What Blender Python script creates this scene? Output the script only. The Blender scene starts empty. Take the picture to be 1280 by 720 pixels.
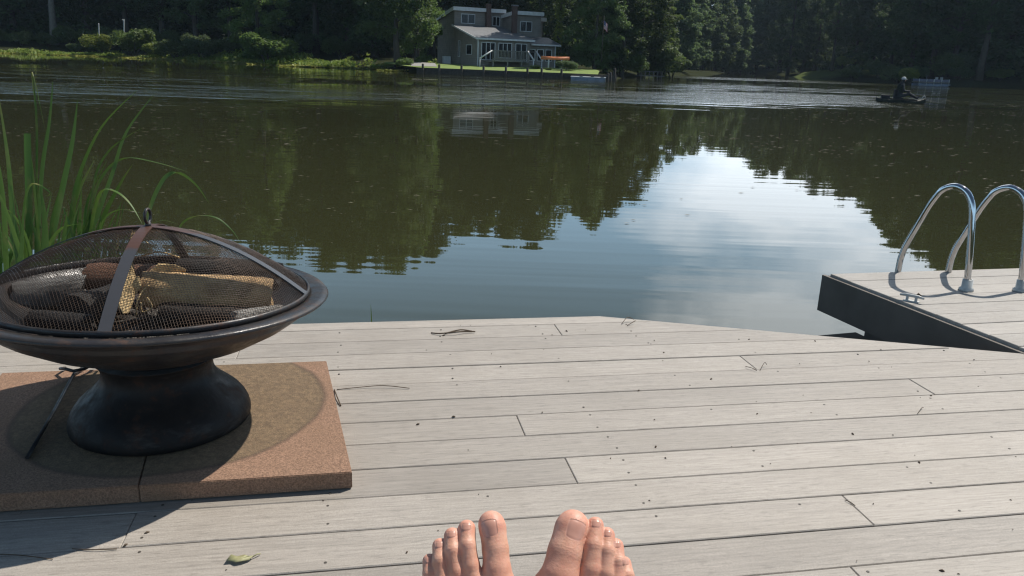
import bpy, bmesh, math, random
import numpy as np
from math import sin, cos, pi, radians, sqrt, atan, atan2
from mathutils import Vector, Matrix, Euler

random.seed(7)
RNG = np.random.default_rng(7)
S = bpy.context.scene
COL = S.collection

# ------------------------------------------------------------------ camera
FPX, PITCH, ROLL, CAMH = 985.0, atan(287/985), atan(.036), 1.09
f_ = np.array([0, cos(PITCH), -sin(PITCH)])
r0 = np.array([1., 0, 0]); u0 = np.cross(r0, f_)
r_ = r0*cos(ROLL)+u0*sin(ROLL); u_ = -r0*sin(ROLL)+u0*cos(ROLL)
CP = np.array([0, 0, CAMH])
def ray(x, y): return f_ + r_*(x-640)/FPX - u_*(y-360)/FPX
def at(x, y, z=0.):                       # photo point on a level plane
    d = ray(x, y); return CP + d*(z-CAMH)/d[2]
def aty(x, y, Y):                         # photo point at a distance
    d = ray(x, y); return CP + d*Y/d[1]
def horizon(x): return 73 + .036*(x-640)
def bankx(px, Y): return float(aty(px, horizon(px), Y)[0])

cd = bpy.data.cameras.new('camera'); cam = bpy.data.objects.new('camera', cd); COL.objects.link(cam)
cd.sensor_width = 36; cd.lens = 36*FPX/1280; cd.clip_start = .02; cd.clip_end = 3000
M = Matrix([[r_[0], u_[0], -f_[0], 0], [r_[1], u_[1], -f_[1], 0], [r_[2], u_[2], -f_[2], CAMH], [0, 0, 0, 1]])
cam.matrix_world = M
S.camera = cam

# ------------------------------------------------------------------ light
SUN_AZ, SUN_EL = radians(50), radians(55)          # clockwise from +Y
sd = Vector((sin(SUN_AZ)*cos(SUN_EL), cos(SUN_AZ)*cos(SUN_EL), sin(SUN_EL)))
sl = bpy.data.lights.new('sun', 'SUN'); sl.energy = 4.8; sl.angle = radians(.53); sl.color = (1, .95, .865)
so = bpy.data.objects.new('sun', sl); COL.objects.link(so)
so.rotation_euler = (-sd).to_track_quat('-Z', 'Y').to_euler()

W = bpy.data.worlds.new('World'); S.world = W; W.use_nodes = True
def N(t, typ, **kw):
    n = t.nodes.new(typ)
    for k, v in kw.items():
        if k.startswith('i_'): n.inputs[k[2:]].default_value = v
        elif k.startswith('n_'): n.inputs[int(k[2:])].default_value = v
        else: setattr(n, k, v)
    return n
t = W.node_tree; L = t.links.new
bg = t.nodes['Background']; bg.inputs[1].default_value = .05
sky = N(t, 'ShaderNodeTexSky', sky_type='NISHITA', sun_disc=False, sun_elevation=SUN_EL, sun_rotation=SUN_AZ,
        air_density=1.1, dust_density=.8, ozone_density=1.4)
tc = N(t, 'ShaderNodeTexCoord')
mp = N(t, 'ShaderNodeMapping'); mp.inputs['Scale'].default_value = (1, 1, 2.6); mp.inputs['Location'].default_value = (.35, .1, .2)
L(tc.outputs['Generated'], mp.inputs['Vector'])
no = N(t, 'ShaderNodeTexNoise', i_Scale=3.2, i_Detail=7., i_Roughness=.55); L(mp.outputs[0], no.inputs['Vector'])
# a bank of cloud low over the far end of the lake, loose cloud elsewhere
az = radians(23); el = radians(12.5)
dt = N(t, 'ShaderNodeVectorMath', operation='DOT_PRODUCT'); dt.inputs[1].default_value = (sin(az)*cos(el), cos(az)*cos(el), sin(el))
nrm = N(t, 'ShaderNodeVectorMath', operation='NORMALIZE'); L(tc.outputs['Generated'], nrm.inputs[0]); L(nrm.outputs[0], dt.inputs[0])
mr = N(t, 'ShaderNodeMapRange', n_1=.952, n_2=.997, n_3=0., n_4=.40); L(dt.outputs['Value'], mr.inputs[0])
az2, el2 = radians(6), radians(33)  # second cloud, unseen, added so the ruffled water reflects brighter
dt2 = N(t, 'ShaderNodeVectorMath', operation='DOT_PRODUCT'); dt2.inputs[1].default_value = (sin(az2)*cos(el2), cos(az2)*cos(el2), sin(el2)); L(nrm.outputs[0], dt2.inputs[0])
mr2 = N(t, 'ShaderNodeMapRange', n_1=.955, n_2=.985, n_3=0., n_4=.30); L(dt2.outputs['Value'], mr2.inputs[0])
lowc = N(t, 'ShaderNodeMath', operation='SUBTRACT', n_1=.05); L(no.outputs['Fac'], lowc.inputs[0])
ad0 = N(t, 'ShaderNodeMath', operation='ADD'); L(lowc.outputs[0], ad0.inputs[0]); L(mr2.outputs[0], ad0.inputs[1])
ad = N(t, 'ShaderNodeMath', operation='ADD'); L(ad0.outputs[0], ad.inputs[0]); L(mr.outputs[0], ad.inputs[1])
cr = N(t, 'ShaderNodeMapRange', n_1=.60, n_2=.82, n_3=0., n_4=.72); L(ad.outputs[0], cr.inputs[0])
mx = N(t, 'ShaderNodeMix', data_type='RGBA'); L(cr.outputs[0], mx.inputs[0]); hsv = N(t, 'ShaderNodeHueSaturation', i_Saturation=1.1, i_Hue=.495, i_Value=1.0); L(sky.outputs[0], hsv.inputs['Color']); 
# pale veil added low in the sky to brighten its reflection in the lake
sxyz = N(t, 'ShaderNodeSeparateXYZ'); L(nrm.outputs[0], sxyz.inputs[0])
vl = N(t, 'ShaderNodeMapRange', n_1=.22, n_2=.44, n_3=.8, n_4=0.); L(sxyz.outputs[2], vl.inputs[0])
vm_ = N(t, 'ShaderNodeMix', data_type='RGBA'); L(vl.outputs[0], vm_.inputs[0]); L(hsv.outputs[0], vm_.inputs[6]); vm_.inputs[7].default_value = (12.4, 19.8, 27., 1)
L(vm_.outputs[2], mx.inputs[6]); mx.inputs[7].default_value = (41., 43., 45., 1)
L(mx.outputs[2], bg.inputs[0])

S.view_settings.view_transform = 'Standard'; S.view_settings.look = 'None'
S.view_settings.exposure = .24; S.view_settings.gamma = 1; S.view_settings.use_curve_mapping = False
S.render.engine = 'CYCLES'
S.cycles.use_denoising = True
S.cycles.pixel_filter_type = 'BLACKMAN_HARRIS'; S.cycles.filter_width = 1.25
try: S.cycles.denoiser = 'OPENIMAGEDENOISE'
except Exception: pass
S.cycles.max_bounces = 8; S.cycles.diffuse_bounces = 3; S.cycles.glossy_bounces = 4; S.cycles.transmission_bounces = 4
S.cycles.volume_bounces = 0; S.cycles.caustics_reflective = False; S.cycles.caustics_refractive = False
S.cycles.sample_clamp_indirect = 6

# ------------------------------------------------------------------ materials
def newmat(name):
    m = bpy.data.materials.new(name); m.use_nodes = True
    return m, m.node_tree, m.node_tree.nodes['Principled BSDF']
def coords(t, scale=(1, 1, 1), rot=(0, 0, 0), kind='Object'):
    tc = N(t, 'ShaderNodeTexCoord'); mp = N(t, 'ShaderNodeMapping')
    mp.inputs['Scale'].default_value = scale; mp.inputs['Rotation'].default_value = rot
    t.links.new(tc.outputs[kind], mp.inputs[0]); return mp.outputs[0]
def mix(t, fac, a, b, typ='MIX'):
    m = N(t, 'ShaderNodeMix', data_type='RGBA', blend_type=typ)
    for s, v in ((0, fac), (6, a), (7, b)):
        if isinstance(v, (int, float)): m.inputs[s].default_value = v
        elif isinstance(v, tuple): m.inputs[s].default_value = (*v, 1)[:4]
        else: t.links.new(v, m.inputs[s])
    return m.outputs[2]
def rng(t, x, a, b, c=0., d=1.):
    m = N(t, 'ShaderNodeMapRange', n_1=a, n_2=b, n_3=c, n_4=d); t.links.new(x, m.inputs[0]); return m.outputs[0]
def noise(t, v, scale, detail=4., rough=.55):
    n = N(t, 'ShaderNodeTexNoise', i_Scale=scale, i_Detail=detail, i_Roughness=rough); t.links.new(v, n.inputs['Vector']); return n.outputs['Fac']
def bump(t, b, h, strength=.3, dist=.01):
    n = N(t, 'ShaderNodeBump', i_Strength=strength, i_Distance=dist); t.links.new(h, n.inputs['Height']); t.links.new(n.outputs[0], b.inputs['Normal']); return n
def simple(name, c1, c2=None, scale=20., rough=.6, metal=0., bmp=.15, bdist=.004, spec=.5, stretch=(1, 1, 1)):
    m, t, b = newmat(name)
    b.inputs['Roughness'].default_value = rough; b.inputs['Metallic'].default_value = metal; b.inputs['Specular IOR Level'].default_value = spec
    v = coords(t, stretch); n = noise(t, v, scale)
    c2 = c2 or tuple(x*.7 for x in c1)
    t.links.new(mix(t, rng(t, n, .35, .65), c1, c2), b.inputs['Base Color'])
    if bmp: bump(t, b, n, bmp, bdist)
    return m

def leafmat(name, c1, c2, trans=.35, rough=.55, spec=.3):
    m, t, b = newmat(name)
    g = N(t, 'ShaderNodeNewGeometry'); oi = N(t, 'ShaderNodeObjectInfo')
    c = mix(t, g.outputs['Random Per Island'], c1, c2)
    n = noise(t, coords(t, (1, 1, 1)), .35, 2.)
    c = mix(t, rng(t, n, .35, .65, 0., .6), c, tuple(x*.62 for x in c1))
    hs = N(t, 'ShaderNodeHueSaturation'); t.links.new(c, hs.inputs['Color'])
    t.links.new(rng(t, oi.outputs['Random'], 0, 1, .485, .512), hs.inputs['Hue'])
    t.links.new(rng(t, oi.outputs['Random'], 0, 1, .8, 1.25), hs.inputs['Value'])
    t.links.new(hs.outputs[0], b.inputs['Base Color'])
    b.inputs['Roughness'].default_value = rough; b.inputs['Specular IOR Level'].default_value = spec
    tr = N(t, 'ShaderNodeBsdfTranslucent'); t.links.new(mix(t, .3, hs.outputs[0], (.14, .2, .03), 'MIX'), tr.inputs[0])
    ms = N(t, 'ShaderNodeMixShader'); ms.inputs[0].default_value = trans
    t.links.new(b.outputs[0], ms.inputs[1]); t.links.new(tr.outputs[0], ms.inputs[2])
    t.links.new(ms.outputs[0], t.nodes['Material Output'].inputs[0])
    return m

MT = {}
MT['leaf'] = leafmat('leaf_green', (.085, .14, .048), (.13, .185, .068), .5, .55, .4)
MT['leaf_bright'] = leafmat('leaf_bright', (.1, .16, .042), (.145, .2, .06), .55, .55, .4)
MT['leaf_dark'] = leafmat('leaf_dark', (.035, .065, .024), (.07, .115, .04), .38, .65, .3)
MT['leaf_silver_haze'] = leafmat('leaf_silver_haze', (.07, .11, .055), (.15, .21, .105), .55, .6, .3)  # greyish leaf, paler so the far trees carry haze in their colour
MT['marsh'] = leafmat('marsh_leaf', (.14, .21, .04), (.27, .29, .06), .42)
MT['lily'] = leafmat('lily_leaf', (.2, .25, .05), (.38, .34, .08), .3, .35)
MT['reed'] = leafmat('reed_leaf', (.045, .105, .022), (.10, .18, .035), .3, .5, .35)
t = MT['reed'].node_tree; b = t.nodes['Principled BSDF']; src = b.inputs['Base Color'].links[0].from_socket
t.links.new(mix(t, rng(t, noise(t, coords(t, (1, 1, .5)), 11., 4.), .52, .70, 0, .85), src, (.26, .2, .09)), b.inputs['Base Color'])
MT['bark'] = simple('bark', (.07, .058, .045), (.035, .03, .024), 6, .9, bmp=.6, bdist=.03, stretch=(3, 3, .6))
MT['bark_pale'] = simple('bark_pale', (.2, .18, .15), (.1, .09, .075), 6, .9, bmp=.6, bdist=.03, stretch=(3, 3, .6))

# deck boards
def boardmat(name, base, ang, ox=1.0):
    m, t, b = newmat(name)
    g = N(t, 'ShaderNodeNewGeometry')
    v = coords(t, (1, 1, 1), (0, 0, -ang))
    sx = N(t, 'ShaderNodeVectorMath', operation='MULTIPLY'); t.links.new(v, sx.inputs[0]); sx.inputs[1].default_value = (1.2, 26, 8)
    # shift the grain board by board
    cb = N(t, 'ShaderNodeCombineXYZ'); rv = N(t, 'ShaderNodeMath', operation='MULTIPLY', n_1=37.); t.links.new(g.outputs['Random Per Island'], rv.inputs[0]); t.links.new(rv.outputs[0], cb.inputs[2])
    ad = N(t, 'ShaderNodeVectorMath', operation='ADD'); t.links.new(sx.outputs[0], ad.inputs[0]); t.links.new(cb.outputs[0], ad.inputs[1])
    grain = noise(t, ad.outputs[0], 5., 6., .65)
    fine = noise(t, v, 330., 2., .6)
    blot = noise(t, v, 3.1, 5., .6)
    s2 = N(t, 'ShaderNodeVectorMath', operation='MULTIPLY'); t.links.new(v, s2.inputs[0]); s2.inputs[1].default_value = (22, 150, 8)
    fleck = noise(t, s2.outputs[0], 1., 2., .5)
    lo, hi = tuple(x*.74 for x in base), tuple(min(1, x*1.14) for x in base)
    c = mix(t, rng(t, grain, .3, .7), lo, hi)
    c = mix(t, rng(t, fine, .42, .66, .0, .5), c, tuple(x*.55 for x in base))
    c = mix(t, rng(t, fleck, .56, .70, 0., .6), c, tuple(x*.5 for x in base))
    c = mix(t, rng(t, blot, .42, .72, 0., .36), c, tuple(x*.62*y for x, y in zip(base, (1.03, 1, .95))))
    hs = N(t, 'ShaderNodeHueSaturation'); t.links.new(c, hs.inputs['Color']); t.links.new(rng(t, g.outputs['Random Per Island'], 0, 1, .82, 1.1), hs.inputs['Value'])
    t.links.new(hs.outputs[0], b.inputs['Base Color'])
    b.inputs['Roughness'].default_value = .56; b.inputs['Specular IOR Level'].default_value = .45
    h = N(t, 'ShaderNodeMath', operation='ADD'); t.links.new(grain, h.inputs[0]); t.links.new(fine, h.inputs[1])
    bump(t, b, h.outputs[0], .35, .0016)
    return m
A1 = radians(11.0)
MT['deck'] = boardmat('weathered_composite_board', (.36, .322, .282), A1)
MT['dock'] = boardmat('dock_board', (.395, .362, .326), radians(14))
MT['fascia'] = simple('dark_fascia', (.115, .095, .082), (.085, .07, .06), 5, .7, stretch=(1, 1, 1))
MT['joist'] = simple('joist', (.05, .04, .03), None, 8, .9)
MT['screw'] = simple('screw', (.06, .05, .04), None, 50, .6, bmp=0)
MT['chrome'] = simple('stainless', (.55, .55, .55), (.5, .5, .5), 30, .06, 1., bmp=.0)
MT['plastic_pale'] = simple('pale_collar', (.5, .5, .48), None, 30, .4, bmp=0)
MT['iron'] = simple('painted_iron', (.024, .023, .026), (.036, .032, .030), 9, .4, .25, bmp=.25, bdist=.002)
def ironmat(name, c1, c2, rough, metal, spec, rust):
    m, t, b = newmat(name); v = coords(t)
    n = noise(t, v, 9.); r1 = noise(t, v, 17., 6., .7); r2 = noise(t, v, 75., 4., .6); d = noise(t, coords(t, (1, 1, 3)), 5., 6., .7)
    c = mix(t, rng(t, n, .35, .65), c1, c2)
    rf = rng(t, r1, .54, .66, 0, rust)
    c = mix(t, rf, c, (.085, .036, .018)); c = mix(t, rng(t, r2, .66, .74, 0, .7*rust), c, (.14, .06, .03))
    c = mix(t, rng(t, d, .56, .72, 0, .35), c, (.12, .115, .105))
    t.links.new(c, b.inputs['Base Color']); b.inputs['Metallic'].default_value = metal; b.inputs['Specular IOR Level'].default_value = spec
    t.links.new(rng(t, r1, .4, .7, rough-.08, rough+.3), b.inputs['Roughness'])
    bump(t, b, r2, .35, .002); return m
MT['iron'] = ironmat('painted_iron', (.024, .023, .026), (.036, .032, .030), .36, .2, .4, .5)
MT['iron_base'] = ironmat('shaded_iron', (.012, .0115, .012), (.022, .018, .016), .5, 0., .15, .35)  # the pedestal's shade is put into this near-black iron colour
OLD_ = simple('shaded_iron', (.012, .0115, .012), (.022, .018, .016), 7, .55, .0, bmp=.3, bdist=.003, spec=.12)  # unused earlier mix of the shade-darkened pedestal iron
MT['wire'] = simple('screen_wire', (.05, .04, .034), (.09, .055, .035), 8, .38, .6, bmp=0)
def strapmat():
    m, t, b = newmat('strap_rust')
    v = coords(t); s = N(t, 'ShaderNodeSeparateXYZ'); t.links.new(v, s.inputs[0])
    n = noise(t, v, 30.)
    ad = N(t, 'ShaderNodeMath', operation='MULTIPLY_ADD', n_1=.05); t.links.new(n, ad.inputs[0]); t.links.new(s.outputs[2], ad.inputs[2])
    t.links.new(mix(t, rng(t, ad.outputs[0], .165, .175), (.06, .062, .07), (.10, .05, .036)), b.inputs['Base Color'])
    b.inputs['Roughness'].default_value = .45; b.inputs['Metallic'].default_value = .4
    bump(t, b, n, .2, .002); return m
MT['strap'] = strapmat()
def woodmat(name, c1, c2, st):
    m, t, b = newmat(name)
    v = coords(t, st); n = noise(t, v, 9., 6., .65); n2 = noise(t, coords(t), 14., 4.)
    c = mix(t, rng(t, n, .3, .7), c1, c2); c = mix(t, rng(t, n2, .48, .68, 0, .8), c, tuple(x*.35 for x in c2))
    t.links.new(c, b.inputs['Base Color']); b.inputs['Roughness'].default_value = .85
    bump(t, b, n, .7, .012); return m
MT['log_tan'] = woodmat('split_wood_tan', (.70, .47, .24), (.46, .28, .135), (1, 6, 6))
MT['log_grey'] = woodmat('ashen_bark', (.3, .29, .27), (.14, .13, .12), (1, 6, 6))
MT['log_brown'] = woodmat('brown_bark', (.2, .09, .05), (.1, .05, .03), (1, 6, 6))
MT['char'] = woodmat('charred_wood', (.03, .025, .022), (.012, .011, .01), (2, 5, 5))
MT['splint'] = woodmat('fresh_splinter', (.72, .52, .27), (.55, .36, .16), (1, 9, 9))
MT['ash'] = simple('ash', (.12, .11, .1), (.04, .035, .03), 22, .95, bmp=.8, bdist=.02)
def mul_(t, a, k):
    p = N(t, 'ShaderNodeMath', operation='MULTIPLY', n_1=k); t.links.new(a, p.inputs[0]); return p.outputs[0]
def padmat():
    m, t, b = newmat('terracotta_paver')
    v = coords(t)
    grit = noise(t, v, 230., 3., .7); grit2 = noise(t, v, 70., 3.); big = noise(t, v, 5., 4.)
    c = mix(t, rng(t, grit, .35, .65), (.38, .225, .145), (.15, .085, .055))
    c = mix(t, rng(t, big, .4, .7, 0, .55), c, (.2, .12, .07))
    # round stain of sand and algae left by the bowl
    vm = N(t, 'ShaderNodeVectorMath', operation='DISTANCE'); vm.inputs[1].default_value = (-1.0, 2.185, .05)
    wob = N(t, 'ShaderNodeTexCoord'); t.links.new(wob.outputs['Object'], vm.inputs[0])
    ring = N(t, 'ShaderNodeMath', operation='MULTIPLY_ADD', n_1=.03); t.links.new(big, ring.inputs[0]); t.links.new(vm.outputs['Value'], ring.inputs[2])
    inside = rng(t, ring.outputs[0], .452, .445)
    st = mix(t, rng(t, grit2, .35, .65), (.23, .155, .085), (.12, .08, .045))
    st = mix(t, rng(t, grit, .4, .65, 0, .6), st, (.07, .06, .035))
    c = mix(t, mul_(t, inside, .85), c, st)
    edge = N(t, 'ShaderNodeMath', operation='MULTIPLY'); t.links.new(rng(t, ring.outputs[0], .435, .45), edge.inputs[0]); t.links.new(rng(t, ring.outputs[0], .462, .45), edge.inputs[1])
    c = mix(t, rng(t, edge.outputs[0], 0, 1, 0, .6), c, (.07, .045, .03))
    t.links.new(c, b.inputs['Base Color']); b.inputs['Roughness'].default_value = .9
    bump(t, b, grit, 1., .004); return m
MT['pad'] = padmat()
def skinmat():
    m, t, b = newmat('skin')
    v = coords(t); n = noise(t, v, 60., 4.); n2 = noise(t, v, 420., 2.); n3 = noise(t, v, 1300., 2., .7)
    a = N(t, 'ShaderNodeAttribute', attribute_name='blush')
    c = mix(t, rng(t, n, .35, .65), (.66, .375, .27), (.57, .295, .20))
    c = mix(t, rng(t, a.outputs['Fac'], 0, 1, 0, .75), c, (.62, .22, .16))
    c = mix(t, rng(t, n3, .5, .75, 0, .25), c, (.35, .17, .11))
    nb = noise(t, v, 95., 4., .6); c = mix(t, rng(t, nb, .48, .70, 0, .4), c, (.60, .24, .17)); c = mix(t, rng(t, nb, .42, .30, 0, .3), c, (.70, .46, .34))
    t.links.new(c, b.inputs['Base Color'])
    b.inputs['Roughness'].default_value = .5; b.inputs['Specular IOR Level'].default_value = .4
    b.inputs['Subsurface Weight'].default_value = .15; b.inputs['Subsurface Radius'].default_value = (.008, .003, .0015)
    w = noise(t, coords(t, (60, 60, 260)), 2.0, 3.)
    h = N(t, 'ShaderNodeMath', operation='ADD'); t.links.new(n2, h.inputs[0]); t.links.new(w, h.inputs[1])
    ky = N(t, 'ShaderNodeAttribute', attribute_name='knuckle_y'); kw = N(t, 'ShaderNodeAttribute', attribute_name='knuckle_w')
    k1 = N(t, 'ShaderNodeMath', operation='MULTIPLY_ADD', n_1=1.5); t.links.new(ky.outputs['Fac'], k1.inputs[0]); nn = N(t, 'ShaderNodeMath', operation='MULTIPLY', n_1=9.); t.links.new(noise(t, v, 170., 2.), nn.inputs[0]); t.links.new(nn.outputs[0], k1.inputs[2])
    sn_ = N(t, 'ShaderNodeMath', operation='SINE'); t.links.new(k1.outputs[0], sn_.inputs[0])
    kk = N(t, 'ShaderNodeMath', operation='MULTIPLY'); t.links.new(sn_.outputs[0], kk.inputs[0]); t.links.new(kw.outputs['Fac'], kk.inputs[1])
    h2 = N(t, 'ShaderNodeMath', operation='MULTIPLY_ADD', n_1=.55); t.links.new(kk.outputs[0], h2.inputs[0]); t.links.new(h.outputs[0], h2.inputs[2])
    bump(t, b, h2.outputs[0], .3, .0009); return m
MT['skin'] = skinmat()
MT['nail'] = simple('toenail', (.56, .30, .225), (.5, .255, .19), 60, .3, bmp=.0)
MT['denim'] = simple('shorts_cloth', (.06, .07, .1), None, 90, .9)
MT['twig'] = simple('twig', (.09, .06, .035), None, 60, .85)
MT['deadleaf'] = simple('pale_dead_leaf', (.34, .33, .17), (.22, .2, .1), 60, .6)

# house
def sidingmat():
    m, t, b = newmat('grey_siding')
    v = coords(t); s = N(t, 'ShaderNodeTexWave', wave_type='BANDS', bands_direction='Z', i_Scale=1.6, i_Distortion=0.); t.links.new(v, s.inputs[0])
    n = noise(t, v, 2.)
    c = mix(t, rng(t, n, .35, .65), (.22, .195, .168), (.165, .148, .13)); c = mix(t, rng(t, s.outputs['Fac'], .0, .2, .3, 0), c, (.09, .09, .09))
    t.links.new(c, b.inputs['Base Color']); b.inputs['Roughness'].default_value = .8; return m
MT['siding'] = sidingmat()
MT['roof_grey'] = simple('pale_roof_sheet', (.17, .172, .178), (.125, .128, .134), 3, .55)
MT['white'] = simple('white_trim', (.6, .6, .6), (.5, .5, .5), 4, .55, bmp=0)
MT['glass'] = simple('window_glass', (.012, .015, .018), None, 2, .1, bmp=0, spec=.3)
MT['brick'] = simple('chimney_brick', (.11, .062, .05), (.07, .045, .04), 14, .85)
MT['oldwood'] = simple('weathered_wood', (.2, .19, .17), (.12, .11, .1), 6, .85, stretch=(3, 3, 3))
MT['darkwood'] = simple('dark_timber', (.055, .047, .04), (.03, .026, .022), 6, .9)
MT['orange'] = simple('orange_hull', (.55, .17, .05), (.42, .12, .04), 4, .4)
MT['red'] = simple('flag_red', (.45, .05, .06), None, 4, .8, bmp=0)
MT['blue'] = simple('flag_blue', (.05, .07, .2), None, 4, .8, bmp=0)
MT['float_blue'] = simple('float_blue', (.2, .24, .31), (.14, .17, .22), 4, .6)
MT['hull_dark'] = simple('camouflage_hull', (.03, .035, .025), (.012, .014, .011), 7, .6, spec=.2)
MT['jacket'] = simple('dark_jacket', (.03, .032, .036), (.018, .018, .02), 9, .85)
MT['cap'] = simple('pale_cap', (.5, .5, .48), None, 9, .85)
MT['panel_mauve'] = simple('rail_panel', (.12, .12, .17), None, 4, .5)

# ------------------------------------------------------------------ mesh helpers
class MB:
    def __init__(s): s.v = []; s.f = []; s.sm = []
    def add(s, vs, fs, smooth=False):
        o = len(s.v); s.v += [tuple(map(float, p)) for p in vs]; s.f += [tuple(i+o for i in q) for q in fs]; s.sm += [smooth]*len(fs); return s
    def box(s, c, d, ax=None, bev=0.):
        ax = ax or (Vector((1, 0, 0)), Vector((0, 1, 0)), Vector((0, 0, 1)))
        c = Vector(c)
        b = bm_box(d, bev)
        s.add([c + ax[0]*p[0] + ax[1]*p[1] + ax[2]*p[2] for p in b[0]], b[1]); return s
    def tube(s, pts, r, n=8, caps=True, smooth=True, flat=None):
        P = [Vector(p) for p in pts]; m = len(P)
        rr = r if hasattr(r, '__len__') else [r]*m
        T = [(P[min(i+1, m-1)]-P[max(i-1, 0)]).normalized() for i in range(m)]
        up = Vector((0, 0, 1)) if abs(T[0].z) < .9 else Vector((1, 0, 0))
        A = T[0].cross(up).normalized(); vs = []
        for i in range(m):
            A = (A - T[i]*A.dot(T[i])).normalized(); B = T[i].cross(A)
            for k in range(n):
                a = 2*pi*k/n; vs.append(P[i] + (A*cos(a)+B*sin(a))*rr[i])
        fs = [(i*n+k, i*n+(k+1) % n, (i+1)*n+(k+1) % n, (i+1)*n+k) for i in range(m-1) for k in range(n)]
        s.add(vs, fs, smooth)
        if caps:
            o = len(s.v)-len(vs)
            s.f += [tuple(o+k for k in range(n))[::-1], tuple(o+(m-1)*n+k for k in range(n))]; s.sm += [False, False]
        return s
    def lathe(s, prof, n=48, c=(0, 0, 0), smooth=True):
        vs = [(c[0]+r*cos(2*pi*k/n), c[1]+r*sin(2*pi*k/n), c[2]+z) for r, z in prof for k in range(n)]
        fs = [(i*n+k, i*n+(k+1) % n, (i+1)*n+(k+1) % n, (i+1)*n+k) for i in range(len(prof)-1) for k in range(n)]
        return s.add(vs, fs, smooth)
    def prism(s, poly, z0, z1):
        n = len(poly)
        vs = [(p[0], p[1], z0) for p in poly]+[(p[0], p[1], z1) for p in poly]
        return s.add(vs, [tuple(range(n))[::-1], tuple(range(n, 2*n))]+[(i, (i+1) % n, n+(i+1) % n, n+i) for i in range(n)])
    def build(s, name, m, parent=None, origin=None):
        me = bpy.data.meshes.new(name); o0 = Vector(origin) if origin is not None else Vector((0, 0, 0))
        me.from_pydata([Vector(v)-o0 for v in s.v], [], s.f); me.polygons.foreach_set('use_smooth', s.sm); me.materials.append(m); me.update()
        o = bpy.data.objects.new(name, me); COL.objects.link(o); o.location = o0
        if parent: o.parent = parent
        return o
_bx = {}
def bm_box(d, bev):
    key = (tuple(round(x, 5) for x in d), bev)
    if key in _bx: return _bx[key]
    bm = bmesh.new(); bmesh.ops.create_cube(bm, size=1.)
    for v in bm.verts: v.co = Vector((v.co.x*d[0], v.co.y*d[1], v.co.z*d[2]))
    if bev: bmesh.ops.bevel(bm, geom=bm.edges[:], offset=bev, segments=2, affect='EDGES', profile=.7)
    bm.verts.index_update()
    r = ([v.co.copy() for v in bm.verts], [[v.index for v in q.verts] for q in bm.faces]); bm.free(); _bx[key] = r; return r
def npmesh(name, V, F, m, parent=None, smooth=False, attr=None):
    me = bpy.data.meshes.new(name or 'crown'); V = np.asarray(V, np.float32); F = np.asarray(F, np.int32)
    k = F.shape[1]
    me.vertices.add(len(V)); me.vertices.foreach_set('co', V.ravel())
    me.loops.add(F.size); me.loops.foreach_set('vertex_index', F.ravel())
    me.polygons.add(len(F)); me.polygons.foreach_set('loop_start', np.arange(len(F), dtype=np.int32)*k)
    me.polygons.foreach_set('loop_total', np.full(len(F), k, np.int32))
    me.polygons.foreach_set('use_smooth', np.full(len(F), smooth))
    me.materials.append(m); me.update(calc_edges=True)
    if attr is not None:
        a = me.attributes.new(attr[0], 'FLOAT', 'POINT'); a.data.foreach_set('value', np.asarray(attr[1], np.float32))
    if name is None: return me
    o = bpy.data.objects.new(name, me); COL.objects.link(o)
    if parent: o.parent = parent
    return o
def tag(o, label, cat, group=None, kind=None):
    o['label'] = label; o['category'] = cat
    if group: o['group'] = group
    if kind: o['kind'] = kind
    return o
def struct(o, kind='structure'): o['kind'] = kind; return o
def thing(name, loc, label, cat, group=None, rz=0.):
    o = bpy.data.objects.new(name, None); COL.objects.link(o); o.location = loc; o.rotation_euler = (0, 0, rz); o.empty_display_size = .2
    return tag(o, label, cat, group)
def copy_tree(o, parent=None):
    c = o.copy(); COL.objects.link(c)
    if parent: c.parent = parent
    for ch in [x for x in bpy.data.objects if x.parent == o]: copy_tree(ch, c)
    return c

# ------------------------------------------------------------------ lake and ground
WZ = -.45
SHORE = np.array([(-12, -2.5), (-52, 15), (-78, 60), (-66, 101), (-54, 105), (-37, 97), (-23, 86.5), (-16.5, 86), (-11, 76.5), (-9.2, 73.2), (8.2, 69.6),
                  (10.5, 84), (16, 100), (19.5, 108), (30, 135), (39, 160), (47, 186), (52, 215), (64, 214), (60, 188), (52, 158), (51, 146), (55, 135), (54, 122), (53, 111), (57, 106), (62, 104), (72, 75), (52, 30), (18, -3)])
def sdist(X, Y):
    X = np.asarray(X, float); Y = np.asarray(Y, float); P = SHORE; d = np.full(X.shape, 1e9); ins = np.zeros(X.shape, bool)
    for i in range(len(P)):
        a, b = P[i], P[(i+1) % len(P)]; e = b-a
        tt = np.clip(((X-a[0])*e[0]+(Y-a[1])*e[1])/(e@e), 0, 1)
        d = np.minimum(d, np.hypot(X-a[0]-tt*e[0], Y-a[1]-tt*e[1]))
        c = ((a[1] <= Y) != (b[1] <= Y)); xx = a[0]+(Y-a[1])*(e[0])/(e[1] if e[1] else 1e-9); ins ^= c & (X < xx)
    return np.where(ins, -d, d)
def ground_z(X, Y):
    d = sdist(X, Y); X = np.asarray(X, float); Y = np.asarray(Y, float)
    z = WZ + np.clip(d*.28, -1.2, .5) + np.clip(d-2, 0, 14)*.05 + np.clip(d-22, 0, 200)*.06
    z = z + .25*np.sin(X*.21+1)*np.cos(Y*.17)*np.clip(d/8, 0, 1)
    # lawn slope on the right bank
    z = z + 0.8*np.exp(-(((X-58)/9)**2+((Y-152)/8)**2))*np.clip(d/3, 0, 1)
    # house plot lies low and flat
    k = np.clip(1-np.hypot((X+1)/15., (Y-84)/14.)**4, 0, 1)
    return z*(1-k) + (WZ+.1+np.clip((d-.6)*.25, 0, .3)+np.clip((d-4)*.04, 0, .45))*k*(d > 0) + z*k*(d <= 0)
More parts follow.
